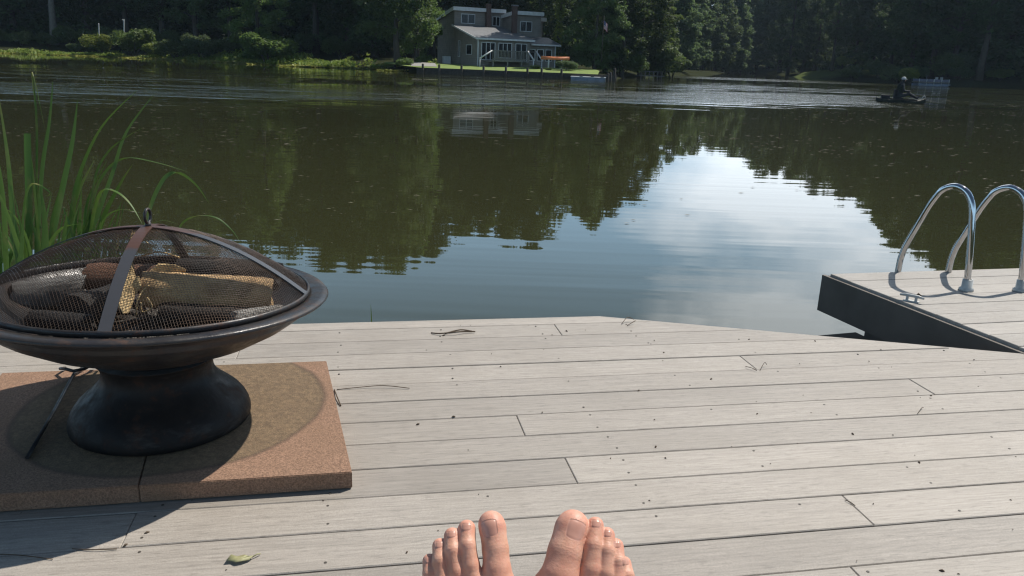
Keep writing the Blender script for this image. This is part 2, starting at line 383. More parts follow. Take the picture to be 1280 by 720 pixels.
def axis(a, b, fine0, fine1, st):
    return np.concatenate([np.linspace(a, fine0, 14)[:-1], np.arange(fine0, fine1, st), np.linspace(fine1, b, 14)])
gx = axis(-900, 900, -100, 110, 2.); gy = axis(-500, 1500, -20, 240, 2.)
GX, GY = np.meshgrid(gx, gy, indexing='ij'); GZ = ground_z(GX, GY)
nx, ny = GX.shape
idx = np.arange(nx*ny).reshape(nx, ny)
GF = np.stack([idx[:-1, :-1], idx[1:, :-1], idx[1:, 1:], idx[:-1, 1:]], -1).reshape(-1, 4)
grass = np.exp(-(((GX-57)/9)**2+((GY-149)/9)**2)) + np.exp(-(((GX-58)/6)**2+((GY-98)/5)**2))*.9
m, t, b = newmat('ground_soil_grass')
v = coords(t); n1 = noise(t, v, .6, 6.); n2 = noise(t, v, 6., 4.)
c = mix(t, rng(t, n2, .35, .65), (.032, .034, .016), (.02, .026, .011))
a = N(t, 'ShaderNodeAttribute', attribute_name='grass')
ga = N(t, 'ShaderNodeMath', operation='MULTIPLY_ADD', n_1=.35); t.links.new(n1, ga.inputs[0]); t.links.new(a.outputs['Fac'], ga.inputs[2])
c = mix(t, rng(t, ga.outputs[0], .5, .75), c, (.075, .095, .03))
t.links.new(c, b.inputs['Base Color']); b.inputs['Roughness'].default_value = 1.; b.inputs['Specular IOR Level'].default_value = .02; bump(t, b, n2, .8, .1)
struct(npmesh('ground', np.stack([GX, GY, GZ], -1).reshape(-1, 3), GF, m, smooth=True, attr=('grass', grass.ravel())))

# water
m, t, b = newmat('lake_water')
v = coords(t)
sp = N(t, 'ShaderNodeSeparateXYZ'); t.links.new(v, sp.inputs[0])
b.inputs['Base Color'].default_value = (.028, .029, .012, 1)
b.inputs['Roughness'].default_value = .015; b.inputs['IOR'].default_value = 1.333; b.inputs['Specular IOR Level'].default_value = .5
# long low swell, short ripples, and wind-ruffled patches further out
vs = N(t, 'ShaderNodeMapping'); vs.inputs['Scale'].default_value = (.2, 1., 1.); vs.inputs['Rotation'].default_value = (0, 0, radians(-8)); t.links.new(v, vs.inputs[0])
swell = noise(t, vs.outputs[0], 1.3, 2., .5)
vr = N(t, 'ShaderNodeMapping'); vr.inputs['Scale'].default_value = (.09, 1., 1.); vr.inputs['Rotation'].default_value = (0, 0, radians(-4)); t.links.new(v, vr.inputs[0])
rip = noise(t, vr.outputs[0], 3.6, 1.5, .5)
lull = noise(t, vs.outputs[0], .5, 2.)
chop = noise(t, vs.outputs[0], 2.2, 4., .6)
patch = noise(t, vs.outputs[0], .35, 3., .6)
vc = N(t, 'ShaderNodeMapping'); vc.inputs['Scale'].default_value = (.5, 1., 1.); t.links.new(v, vc.inputs[0])
chop2 = noise(t, vc.outputs[0], .8, 5., .62)
big = noise(t, v, .06, 3.)
wy = N(t, 'ShaderNodeMath', operation='MULTIPLY_ADD', n_1=16.); t.links.new(big, wy.inputs[0]); t.links.new(sp.outputs[1], wy.inputs[2])
def band(x, a0, a1, b0, b1):
    p = N(t, 'ShaderNodeMath', operation='MULTIPLY'); t.links.new(rng(t, x, a0, a1), p.inputs[0]); t.links.new(rng(t, x, b1, b0), p.inputs[1]); return p.outputs[0]
def mul(a, b_):
    p = N(t, 'ShaderNodeMath', operation='MULTIPLY')
    for i, q in enumerate((a, b_)):
        if isinstance(q, (int, float)): p.inputs[i].default_value = q
        else: t.links.new(q, p.inputs[i])
    return p.outputs[0]
def add(a, b_):
    p = N(t, 'ShaderNodeMath', operation='ADD')
    for i, q in enumerate((a, b_)):
        if isinstance(q, (int, float)): p.inputs[i].default_value = q
        else: t.links.new(q, p.inputs[i])
    return p.outputs[0]
tilt_ = add(sp.outputs[1], mul(sp.outputs[0], -.55)); tilt_ = add(tilt_, add(mul(big, 7.), -3.5))
b1 = band(tilt_, 28.5, 32., 41., 45.5)                     # the ruffled reach 30 to 48 m out
b1 = mul(mul(b1, rng(t, sp.outputs[0], 22., 18.)), rng(t, sp.outputs[0], -14., 3., .45, 1.))
b2 = mul(band(sp.outputs[1], 94., 97., 112., 115.), rng(t, sp.outputs[0], 14., 22.))
b3 = mul(band(tilt_, 24., 32., 52., 75.), rng(t, patch, .45, .62))
ruf = add(add(b1, mul(b2, 1.5)), mul(b3, .8))
near = mul(rng(t, sp.outputs[1], 4.5, 12., 1.5, .8), rng(t, lull, .35, .65, .3, 1.3))
h = add(add(mul(swell, .0022), mul(mul(rip, near), .0019)), mul(add(mul(chop2, .2), mul(chop, .03)), ruf))
bn = N(t, 'ShaderNodeBump', i_Strength=1., i_Distance=1.); t.links.new(h, bn.inputs['Height']); t.links.new(bn.outputs[0], b.inputs['Normal'])
t.links.new(add(rng(t, ruf, 0, 1, .012, .06), 0.), b.inputs['Roughness'])
wp = [(-120, -60), (120, -60), (120, 300), (-120, 300)]
me = MB().add([(x, y, WZ) for x, y in wp], [(0, 1, 2, 3)])
struct(me.build('lake_water', m))

# ------------------------------------------------------------------ foliage tools
def leaf_quads(C, size, rngen, flat=.5, asp=1.5):
    n = len(C)
    nz = rngen.normal(0, 1, (n, 3)); nz[:, 2] = np.abs(nz[:, 2])*(1+flat)+flat; nz /= np.linalg.norm(nz, axis=1)[:, None]
    a = rngen.normal(0, 1, (n, 3)); a -= nz*(a*nz).sum(1)[:, None]; a /= np.linalg.norm(a, axis=1)[:, None]
    b = np.cross(nz, a)
    s = (size*rngen.uniform(.55, 1.35, n))[:, None]
    V = np.stack([C+a*s*asp*.5, C+b*s*.42+a*s*.05, C-a*s*asp*.5, C-b*s*.42+a*s*.05], 1)
    V[:, 1] -= nz*s*.12; V[:, 3] -= nz*s*.12
    return V.reshape(-1, 3), np.arange(n*4).reshape(n, 4)
def crown_prof(tt, low):
    return np.clip(np.sin(pi*np.clip(tt, 0, 1)**low), 0, 1)**.6
def tree_geo(seed, H, cb, R, ncl, nlf, lsize, low=.75, lean=(0, 0), limbs=16, trunk_r=None, clr=(.7, 1.5)):
    g = np.random.default_rng(seed)
    mb = MB(); tr = trunk_r or H*.014
    hs = np.linspace(0, .93, 9); wx = np.cumsum(g.normal(0, .09, 9)); wy_ = np.cumsum(g.normal(0, .09, 9)); wx -= wx[0]; wy_ -= wy_[0]
    P = [(wx[i]+lean[0]*hs[i], wy_[i]+lean[1]*hs[i], H*hs[i]) for i in range(9)]
    Rr = [tr*(1.5 if i == 0 else 1.12 if i == 1 else 1)*(1-.9*hs[i]) + .02 for i in range(9)]
    P[0] = (P[0][0], P[0][1], -.4)
    mb.tube(P, Rr, 7)
    Pn = np.array(P)
    def axis_at(z): return np.array([np.interp(z, Pn[:, 2], Pn[:, 0]), np.interp(z, Pn[:, 2], Pn[:, 1])])
    lob = g.uniform(0, 2*pi, 5); la = g.uniform(.04, .11, 5)
    def rad(tt, ph):
        return R*crown_prof(tt, low)*(1+sum(la[i]*np.cos((i+1)*ph+lob[i]+3*tt*(i % 2)) for i in range(5)))
    CL = []
    for i in range(limbs):
        tt = (i+.5)/limbs; ph = i*2.4+g.uniform(-.3, .3); z0 = cb*.9+(H*.9-cb)*tt*.92
        rr = rad(tt, ph)*g.uniform(.75, 1.0); up = g.uniform(.1, .5)*rr*(.4+tt)
        a0 = axis_at(z0); p0 = np.array([*a0, z0]); p1 = np.array([a0[0]+cos(ph)*rr, a0[1]+sin(ph)*rr, min(z0+up, H)])
        md = (p0+p1)/2+np.array([0, 0, .12*rr]); q = p0*.25+md*.75
        r0_ = max(.03, tr*.42*(1-.75*tt))
        mb.tube([p0, (p0+md)/2+[0, 0, .03*rr], md, p1], [r0_, r0_*.75, r0_*.5, .015], 5, caps=False)
        for k in range(3): CL.append(p0+(p1-p0)*g.uniform(.5, 1.02)+g.normal(0, .45, 3))
    while len(CL) < ncl:
        tt = g.uniform(0, 1)**.9; ph = g.uniform(0, 2*pi); rr = rad(tt, ph)*sqrt(g.uniform(.25, 1)); z = cb+(H-cb)*tt
        a0 = axis_at(min(z, H*.9)); CL.append(np.array([a0[0]+cos(ph)*rr, a0[1]+sin(ph)*rr, z]))
    CL = np.array(CL[:ncl])
    cr_ = g.uniform(clr[0], clr[1], ncl)*(R/4.5)**.5
    per = g.integers(int(nlf*.6), int(nlf*1.4), ncl)
    ci = np.repeat(np.arange(ncl), per)
    off = g.normal(0, 1, (len(ci), 3)); off /= np.linalg.norm(off, axis=1)[:, None]; off *= (g.uniform(.15, 1, len(ci))**.6)[:, None]
    off[:, 2] *= .55
    C = CL[ci]+off*cr_[ci][:, None]
    C[:, 2] -= .18*np.hypot(off[:, 0], off[:, 1])*cr_[ci]
    V, F = leaf_quads(C, lsize, g)
    return mb, V, F
VAR = {}
def variant(key, mat, bark, **kw):
    mb, V, F = tree_geo(**kw)
    tm = bpy.data.meshes.new('trunk'); tm.from_pydata(mb.v, [], mb.f); tm.polygons.foreach_set('use_smooth', mb.sm); tm.materials.append(MT[bark])
    cm = npmesh(None, V, F, MT[mat]); VAR[key] = (tm, cm)
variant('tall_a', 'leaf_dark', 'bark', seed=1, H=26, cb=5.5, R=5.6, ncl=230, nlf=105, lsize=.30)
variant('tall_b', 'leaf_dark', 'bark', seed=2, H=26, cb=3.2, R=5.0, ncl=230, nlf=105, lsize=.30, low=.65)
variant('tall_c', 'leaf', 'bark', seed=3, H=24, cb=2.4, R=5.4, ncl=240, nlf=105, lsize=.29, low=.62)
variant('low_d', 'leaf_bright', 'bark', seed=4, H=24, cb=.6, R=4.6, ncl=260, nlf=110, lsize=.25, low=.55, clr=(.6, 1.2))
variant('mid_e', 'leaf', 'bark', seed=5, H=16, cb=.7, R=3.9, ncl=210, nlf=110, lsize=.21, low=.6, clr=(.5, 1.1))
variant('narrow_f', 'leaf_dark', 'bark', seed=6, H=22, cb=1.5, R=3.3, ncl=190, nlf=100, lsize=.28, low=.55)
variant('far_g', 'leaf_silver_haze', 'bark', seed=8, H=19, cb=1.0, R=4.6, ncl=210, nlf=95, lsize=.36, low=.6)
variant('far_h', 'leaf_silver_haze', 'bark', seed=9, H=19, cb=.8, R=4.2, ncl=210, nlf=95, lsize=.36, low=.58)
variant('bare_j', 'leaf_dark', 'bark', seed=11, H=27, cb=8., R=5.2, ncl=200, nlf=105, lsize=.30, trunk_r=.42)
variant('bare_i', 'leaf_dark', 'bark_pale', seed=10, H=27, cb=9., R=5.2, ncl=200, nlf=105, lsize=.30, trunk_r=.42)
SKY_X = [-200, 350, 400, 450, 500, 525, 550, 575, 600, 625, 650, 675, 700, 725, 750, 775, 800, 825, 850, 875, 900, 925, 950, 975, 1000, 1025, 1050, 1075, 1100, 1125, 1150, 1200, 1450]
SKY_Y = [345, 340, 336, 336, 338, 335, 328, 304, 296, 300, 314, 320, 302, 278, 288, 288, 264, 234, 205, 196, 188, 196, 208, 224, 232, 244, 250, 262, 280, 300, 322, 345, 350]
def treetop(px, Y, half=0):                     # greatest height for the skyline this valley has
    ys = min(np.interp(px+k*half, SKY_X, SKY_Y)-.036*(px-640) for k in (-1, 0, 1))
    dep = PITCH+atan((ys-360)/FPX); x = bankx(px, Y)
    return math.tan(dep)*Y/cos(atan(x/Y)) - CAMH + 2*WZ - float(ground_z(x, Y))
def tree(px, Y, key, hs, label, group=None, name='broadleaf_tree', rs=1., rz=None, dx=0):
    x = bankx(px, Y)+dx; z = float(ground_z(x, Y)); hs = hs or treetop(px, Y, 8)*.97
    o = thing(name, (x, Y, z), label, 'tree', group, rz if rz is not None else random.uniform(0, 6.28))
    tm, cm = VAR[key]
    base = {'tall_a': 26, 'tall_b': 26, 'tall_c': 24, 'low_d': 24, 'mid_e': 16, 'narrow_f': 22, 'far_g': 19, 'far_h': 19, 'bare_i': 27, 'bare_j': 27}[key]
    s = hs/base; o.scale = (s*rs, s*rs, s)
    for n, me in (('trunk', tm), ('crown', cm)):
        c = bpy.data.objects.new(n, me); COL.objects.link(c); c.parent = o
    return o
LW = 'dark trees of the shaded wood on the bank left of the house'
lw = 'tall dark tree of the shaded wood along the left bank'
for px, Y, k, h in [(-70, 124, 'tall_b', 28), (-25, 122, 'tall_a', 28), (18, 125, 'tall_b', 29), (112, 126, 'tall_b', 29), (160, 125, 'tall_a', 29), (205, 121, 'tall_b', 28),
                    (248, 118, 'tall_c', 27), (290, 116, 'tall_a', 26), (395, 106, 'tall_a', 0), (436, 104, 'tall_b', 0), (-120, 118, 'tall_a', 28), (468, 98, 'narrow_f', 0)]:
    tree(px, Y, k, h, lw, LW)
tree(68, 118, 'bare_i', 28, 'tall tree with a thick pale bare trunk in the dark wood far left')
tree(322, 92.5, 'low_d', 19.5, 'tree with sunlit green branches drooping to the lily pads in front of the dark wood')
tree(497, 82, 'tall_c', 0, 'big dark leafy tree on the shore just left of the grey house', rs=.92)
tree(521, 84.5, 'low_d', 0, 'sunlit leafy tree hanging over the gravel at the left end of the house lawn', rs=.75)
HB = 'dark trees rising behind the house'
for px, Y, k, h in [(540, 106, 'tall_b', 0), (577, 109, 'tall_a', 0), (610, 107, 'tall_b', 0), (645, 109, 'tall_a', 0), (676, 107, 'tall_b', 0)]:
    tree(px, Y, k, h, 'dark tree rising close behind the roofs of the grey house', HB)
tree(744, 83, 'mid_e', 0, 'leafy green tree standing between the orange canoe and the flagpole', rs=.8)
tree(757, 90, 'tall_c', 0, 'dark leafy tree behind the flagpole', rs=.9)
tree(778, 85, 'narrow_f', 0, 'slim dark trunked tree just right of the flagpole')
tree(800, 89, 'tall_a', 0, 'dark tree with bare lower trunk beside the slim tree right of the flagpole')
tree(822, 93, 'low_d', 0, 'broad tree with pale green outer leaves above the low railed jetty', rs=1.05)
FE = 'hazy trees at the far end of the lake'
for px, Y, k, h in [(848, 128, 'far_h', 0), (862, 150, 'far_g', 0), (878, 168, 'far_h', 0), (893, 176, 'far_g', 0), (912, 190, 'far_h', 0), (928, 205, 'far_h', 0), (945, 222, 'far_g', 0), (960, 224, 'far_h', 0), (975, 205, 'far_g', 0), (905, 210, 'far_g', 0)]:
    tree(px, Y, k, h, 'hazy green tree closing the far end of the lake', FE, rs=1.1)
RB = 'dark trees along the right bank'
for px, Y, k, h in [(985, 168, 'tall_b', 20), (1003, 172, 'tall_c', 21), (1018, 163, 'narrow_f', 19), (1066, 155, 'tall_b', 20), (1090, 146, 'tall_a', 20), (1112, 136, 'tall_b', 21), (1137, 124, 'tall_b', 22),
                    (1163, 120, 'tall_a', 24), (1190, 117, 'tall_b', 24), (1255, 117, 'tall_b', 26), (1285, 115, 'tall_a', 26), (1320, 116, 'tall_b', 26), (1360, 114, 'tall_a', 26)]:
    tree(px, Y, k, h, 'dark tree in the unbroken row along the right bank', RB)
tree(1040, 148.5, 'bare_j', 20, 'slender trunked tree rising from the grassy slope on the right bank', rs=.8)
tree(1224, 110, 'bare_j', 25, 'tall tree with a thick dark trunk right of the moored pontoon boat')
# ivy-covered trunk
x = bankx(697, 86); z = float(ground_z(x, 86))
iv = thing('ivy_clad_tree', (x, 86, z), 'tall thin trunk wrapped in pale green ivy beside the right end of the house', 'tree')
mb, V, F = tree_geo(21, 17, 8, 2.4, 70, 50, .3, trunk_r=.2)
mb.build('trunk', MT['bark'], iv); npmesh('crown', V, F, MT['leaf'], iv)
g = np.random.default_rng(5); n = 2600; hz = g.uniform(.4, 9.5, n); ph = g.uniform(0, 6.28, n); rr = g.uniform(.15, .5, n)*(1-.03*hz)*(1+.4*np.sin(hz*2.3))
V, F = leaf_quads(np.stack([rr*np.cos(ph), rr*np.sin(ph), hz], 1), .17, g, .1); npmesh('ivy', V, F, MT['marsh'], iv)

# the mass of woodland further back
def woodland():
    Vs, Fs, n0 = [], [], 0; TV, TF = MB(), None
    g = np.random.default_rng(99)
    protos = [(lambda q: (q[1]/22., q[2]))(tree_geo(200+i, 22., .8, 4.6, 120, 38, .42, low=.6, clr=(.8, 1.5))) for i in range(5)]
    cnt = 0; tries = 0
    while cnt < 320 and tries < 20000:
        tries += 1
        px = g.uniform(-140, 1420) if cnt < 250 else g.uniform(-120, 480); Y = g.uniform(88, 262); x = bankx(px, Y); d = float(sdist(x, Y))
        if d < (24 if px < 470 else 9) or d > 72: continue
        if 495 < px < 715 and Y < 112: continue
        if 700 < px < 850 and d < 12: continue
        if 975 < px < 1075 and Y < 172: continue
        H = min(31, treetop(px, Y, 30)*g.uniform(.78, .95))
        if H < 6: continue
        V, F = protos[g.integers(5)]
        a = g.uniform(0, 6.28); s = H*np.array([1., 1, 1]); s[:2] *= g.uniform(.85, 1.25)
        Vr = np.stack([V[:, 0]*cos(a)-V[:, 1]*sin(a), V[:, 0]*sin(a)+V[:, 1]*cos(a), V[:, 2]], 1)*s+np.array([x, Y, float(ground_z(x, Y))])
        Vs.append(Vr); Fs.append(F+n0); n0 += len(V); cnt += 1
    return np.concatenate(Vs), np.concatenate(Fs)
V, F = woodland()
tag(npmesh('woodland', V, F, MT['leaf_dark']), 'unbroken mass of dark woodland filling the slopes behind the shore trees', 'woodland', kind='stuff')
# wooded rise far beyond the end of the lake
g = np.random.default_rng(12); n = 60000
cx_ = g.uniform(60, 190, n); cy_ = g.uniform(290, 360, n); hh = (18+7*np.sin(cx_*.07)+5*np.sin(cx_*.19+2)+.1*(cy_-290))*g.uniform(.0, 1, n)**.5
V, F = leaf_quads(np.stack([cx_, cy_, hh+3], 1), 1.1, g)
tag(npmesh('distant_wood', V, F, MT['leaf']), 'bluish wooded rise beyond the far end of the lake', 'woodland', kind='stuff')

# shrubs
def shrub_geo(seed, R, Hh, n, ls, stems=7):
    g = np.random.default_rng(seed); mb = MB()
    C = []
    lobes = [(g.normal(0, R*.45), g.normal(0, R*.4), Hh*g.uniform(.4, .75), R*g.uniform(.35, .6)) for _ in range(9)]
    for i in range(stems):
        l = lobes[i % 9]; mb.tube([(l[0]*.1, l[1]*.1, -.1), (l[0]*.5, l[1]*.5, l[2]*.6), (l[0], l[1], l[2])], [.04, .03, .012], 5)
    k = g.integers(0, 9, n); o = g.normal(0, 1, (n, 3)); o /= np.linalg.norm(o, axis=1)[:, None]; o *= (g.uniform(.3, 1, n)**.5)[:, None]
    lb = np.array(lobes); C = lb[k, :3]+o*lb[k, 3:4]*[1, 1, .8]; C[:, 2] = np.abs(C[:, 2])*.95+.05
    V, F = leaf_quads(C, ls, g); return mb, V, F
SV = []
for i, mt_ in enumerate(('leaf_bright', 'leaf_silver_haze', 'marsh', 'leaf')):
    mb, V, F = shrub_geo(40+i, 1.5, 2.2, 5200, .13)
    tm = bpy.data.meshes.new('stem'); tm.from_pydata(mb.v, [], mb.f); tm.materials.append(MT['bark']); SV.append((tm, npmesh(None, V, F, MT[mt_])))
def shrub(px, Y, k, s, label, group=None, sz=1.):
    x = bankx(px, Y); z = max(WZ, float(ground_z(x, Y)))
    o = thing('shrub', (x, Y, z), label, 'shrub', group, random.uniform(0, 6)); o.scale = (s, s, s*sz)
    for n, me in zip(('stem', 'foliage'), SV[k]):
        c = bpy.data.objects.new(n, me); COL.objects.link(c); c.parent = o
shrub(126, 102, 2, 1.25, 'bright yellow green round shrub on the shore under the shorter pale post', sz=1.0)
shrub(166, 100.5, 0, 1.75, 'largest pale green shrub on the shore right of the taller pale post')
shrub(196, 98.5, 2, 1.2, 'low spreading green shrub beside the largest pale shrub on the left shore', sz=.7)
shrub(222, 96, 3, 1.3, 'dull green shrub under the trees left of the drooping sunlit tree', sz=.8)
shrub(250, 95, 1, 1.2, 'greyish leaved shrub nearest the drooping sunlit tree on its left')
shrub(334, 87.5, 0, 1.9, 'large pale green shrub at the foot of the drooping sunlit tree', sz=.85)  # enlarged, with brighter leaves imitating the tree's sunlit lower branches
shrub(100, 104, 1, .9, 'small greyish shrub left of the bright yellow green shrub', sz=.8)
shrub(505, 77.5, 0, .6, 'small green bush at the left end of the timber bulkhead')
shrub(709, 75.5, 1, .6, 'pale feathery bush at the right end of the orange canoe', sz=.8)
shrub(671, 77, 2, .3, 'low bush between the house steps and the orange canoe', sz=.8)
shrub(686, 75.4, 0, .22, 'small rounded bush in front of the orange canoe', sz=.8)
shrub(1138, 111, 2, 1.0, 'bright green bush beside the moored pontoon boat')
shrub(1200, 110, 1, 1.0, 'greyish bush right of the moored pontoon boat', sz=.8)
shrub(1250, 109, 0, 1.2, 'wide green bush right of the thick dark trunk on the right bank', sz=.7)
shrub(1052, 152, 2, 1.1, 'round bright shrub on top of the grassy slope on the right bank')
US = 'undergrowth shrubs under the shaded woods'
for px in list(range(-60, 480, 30))+list(range(742, 850, 26))+list(range(1075, 1330, 26)):
    Y = 113 if px < 240 else 104 if px < 400 else 97 if px < 500 else 84 if px < 790 else 92 if px < 850 else 134 if px < 1120 else 114
    Y += random.uniform(-1.5, 2.5)
    shrub(px+random.uniform(-9, 9), Y, random.choice((1, 3, 3)), random.uniform(.9, 1.6), 'dim leafy shrub deep in the shade under the shore trees', US, random.uniform(.7, 1.2))
# marsh plants and lily pads along the left shore
OUT = np.array([(-70, 92), (-60.6, 95.5), (-50.5, 99), (-35.2, 89.9), (-21.1, 79.7), (-16, 81.8), (-11.5, 75.5)])
def along(n, g, w):
    seg = np.diff(OUT, axis=0); ln = np.hypot(*seg.T); cum = np.concatenate([[0], np.cumsum(ln)]); s = g.uniform(0, cum[-1], n)
    i = np.clip(np.searchsorted(cum, s)-1, 0, len(seg)-1); tt = (s-cum[i])/ln[i]; p = OUT[i]+seg[i]*tt[:, None]
    nr = np.stack([-seg[i][:, 1], seg[i][:, 0]], 1)/ln[i][:, None]
    q = g.uniform(0, 1, n); return p+nr*(q*w)[:, None]+nr*(.8*np.sin(s*.9)+.5*np.sin(s*2.3))[:, None]*(1-q)[:, None], q, s
g = np.random.default_rng(31)
P, q, s = along(15000, g, 6.5)
keep = (np.sin(s*.35)+np.sin(s*.83+1)+g.normal(0, .5, len(s)) > -.9); P, q, s = P[keep], q[keep], s[keep]
V, F = leaf_quads(np.stack([P[:, 0], P[:, 1], WZ+.03+g.uniform(0, .22, len(P))*(.3+q)], 1), .3, g, 2.2, 1.1)
tag(npmesh('lily_pads', V, F, MT['lily']), 'strip of yellow green lily pads floating along the left shore', 'lily pads', kind='stuff')
P, q, s = along(26000, g, 4.5); k = (np.sin(s*.5)+np.sin(s*1.3+2)+g.normal(0, .6, len(s)) > -.7) & (s < 66)
P = P[k]; q = q[k]
seg_n = np.array([.6, .8]); P = P+seg_n*2.4
sk = s[k]; hh = g.uniform(0, 1, len(P))**1.3*(.2+.8*q)*np.where(sk < 27, .4, 1.)*(1.0+.5*np.sin(P[:, 0]*.7))
V, F = leaf_quads(np.stack([P[:, 0], P[:, 1], WZ+.1+hh], 1), .26, g, .3, 2.)
tag(npmesh('marsh_plants', V, F, MT['marsh']), 'sunlit bank of green marsh plants behind the lily pads', 'marsh plants', kind='stuff')

# floating bits on the water
g = np.random.default_rng(77); n = 11000
yy = 3.6+(g.uniform(0, 1, n)**1.15)*46; pxs = g.uniform(-80, 1360, n); xx = (pxs-640)/FPX*yy*1.0+.0
cl = np.sin(xx*.5+yy*.3)+np.sin(yy*.9-xx*.2)+g.normal(0, .8, n)
k = cl > .35+2.0*np.exp(-((yy-4)/6.)**2); xx, yy = xx[k], yy[k]
dn = (xx > 1.6) & (yy < 6.5) | (yy < 4.5) & (xx < -1.2); xx, yy = xx[~dn], yy[~dn]
C = np.stack([xx, yy, np.full(len(xx), WZ+.006)], 1); n = len(C)
a = g.uniform(-.25, .25, n); ln = (.005+.03*g.uniform(0, 1, n)**2.2)*(.4+yy/13); ln = ln*1.35; wd = ln*g.uniform(.1, .28, n)
A = np.stack([np.cos(a), np.sin(a), 0*a], 1)*ln[:, None]; B = np.stack([-np.sin(a), np.cos(a), 0*a], 1)*wd[:, None]
V = np.stack([C+A, C+B, C-A*.9, C-B*.8], 1).reshape(-1, 3)
V[:, 2] += np.tile([0, .004, 0, .004], n)
MT['bits'] = simple('floating_bits', (.34, .32, .24), (.1, .09, .06), 3, .6, bmp=0)
tag(npmesh('floating_debris', V, np.arange(n*4).reshape(n, 4), MT['bits']), 'pale flecks of leaf litter drifting on the lake surface', 'debris', kind='stuff')


# ------------------------------------------------------------------ the grey house
TH = radians(25); ec, es = cos(TH), sin(TH)
HP = aty(597, 81, 80.); HG = float(HP[2])            # front left corner of the low wing, at the ground
def hp(a, b, z): return Vector((HP[0]+a*ec-b*es, HP[1]+a*es+b*ec, z))
HAX = (Vector((ec, es, 0)), Vector((-es, ec, 0)), Vector((0, 0, 1)))
house = thing('lake_house', (HP[0], HP[1], HG), 'grey two storey house with white trimmed shed roofs and a low glazed front wing', 'house')
hinv = Matrix.Translation((-HP[0], -HP[1], -HG))
def hbuild(mb, name, m, parent=house):
    o = mb.build(name, MT[m]); o.data.transform(hinv); o.parent = parent; return o
def hbox(mb, a0, a1, b0, b1, z0, z1):
    return mb.box(hp((a0+a1)/2, (b0+b1)/2, (z0+z1)/2), (a1-a0, b1-b0, z1-z0), HAX)
def wedge(mb, a0, a1, b0, b1, z0, zf, zb):            # block with a roof plane from zf at the front to zb at the back
    vs = [hp(a, b, z0) for a, b in ((a0, b0), (a1, b0), (a1, b1), (a0, b1))] + [hp(a0, b0, zf), hp(a1, b0, zf), hp(a1, b1, zb), hp(a0, b1, zb)]
    return mb.add(vs, [(3, 2, 1, 0), (4, 5, 6, 7), (0, 1, 5, 4), (1, 2, 6, 5), (2, 3, 7, 6), (3, 0, 4, 7)])
def slab(mb, a0, a1, b0, b1, zf, zb, th):
    vs = [hp(a0, b0, zf), hp(a1, b0, zf), hp(a1, b1, zb), hp(a0, b1, zb)]
    vs += [v+Vector((0, 0, th)) for v in vs]
    return mb.add(vs, [(3, 2, 1, 0), (4, 5, 6, 7), (0, 1, 5, 4), (1, 2, 6, 5), (2, 3, 7, 6), (3, 0, 4, 7)])
G0 = HG-.6
mb = MB()
wedge(mb, 0, 5.6, 0, 6.6, G0, 2.80, 4.10)                      # low wing
wedge(mb, -.02, 6.2, 6.6, 11.8, G0, 5.72, 4.72)                # left tall block
wedge(mb, 5.45, 8.5, 3.6, 8.6, G0, 5.50, 4.95)                 # right tall block
wedge(mb, 8.5, 9.7, 5.6, 9.6, G0, 5.1, 4.9)                    # far right block
wedge(mb, 5.6, 8.9, .9, 3.6, G0, 2.5, 3.15)                    # right low wing
hbuild(mb, 'wall', 'siding')
rf = MB(); slab(rf, -.3, 5.9, -.4, 6.58, 2.78, 4.14, .10); hbuild(rf, 'roof', 'roof_grey')
rf = MB(); slab(rf, 5.62, 9.3, .45, 3.58, 2.46, 3.2, .10); hbuild(rf, 'roof', 'roof_grey')
def tallroof(a0, a1, b0, b1, zf, zb):
    rf = MB(); slab(rf, a0, a1, b0, b1, zf+.16, zb+.16, .08); o = hbuild(rf, 'roof', 'roof_grey')
    tr = MB()
    slab(tr, a0-.03, a1+.03, b0-.05, b0-.005, zf-.14, zf-.14, .36)
    slab(tr, a0-.05, a0-.005, b0, b1, zf-.14, zb-.14, .36)
    slab(tr, a1+.005, a1+.05, b0, b1, zf-.14, zb-.14, .36)
    hbuild(tr, 'fascia', 'white', o).matrix_parent_inverse = Matrix()
    return o
tallroof(-.25, 5.6, 6.25, 12.0, 5.76, 4.76)
tallroof(5.25, 8.6, 3.25, 8.8, 5.54, 5.0)
tallroof(8.63, 9.95, 5.3, 9.8, 5.12, 4.92)
tr = MB(); slab(tr, -.33, 5.93, -.46, -.405, 2.72, 2.72, .16); slab(tr, -.36, -.305, -.4, 6.5, 2.72, 4.08, .16); hbuild(tr, 'eave_trim', 'white')
tr = MB(); slab(tr, 5.95, 9.33, .39, .445, 2.40, 2.40, .15); slab(tr, 9.305, 9.36, .45, 3.5, 2.40, 3.12, .15); hbuild(tr, 'eave_trim', 'white')
tr = MB(); hbox(tr, -.06, .04, -.06, -.004, G0, 2.72); hbuild(tr, 'downpipe', 'white')
tr = MB(); hbox(tr, 8.86, 8.96, .82, .896, G0, 2.42); hbuild(tr, 'downpipe', 'white')
for a, b, zt, cp in ((3.6, 6.2, 6.45, 0), (5.3, 3.3, 6.2, 1)):
    ch = MB(); hbox(ch, a-.24, a+.24, b-.2, b+.2, 2.4, zt); c = hbuild(ch, 'chimney', 'brick')
    if cp: ch = MB(); hbox(ch, a-.32, a+.32, b-.28, b+.28, zt, zt+.12); hbuild(ch, 'chimney_cap', 'roof_grey', c)
for a, b, z in ((8.0, 6.2, 5.7), (9.3, 7, 5.25)):
    ch = MB(); ch.tube([hp(a, b, z-.4), hp(a, b, z+.25)], .07, 8); hbuild(ch, 'vent_pipe', 'roof_grey')
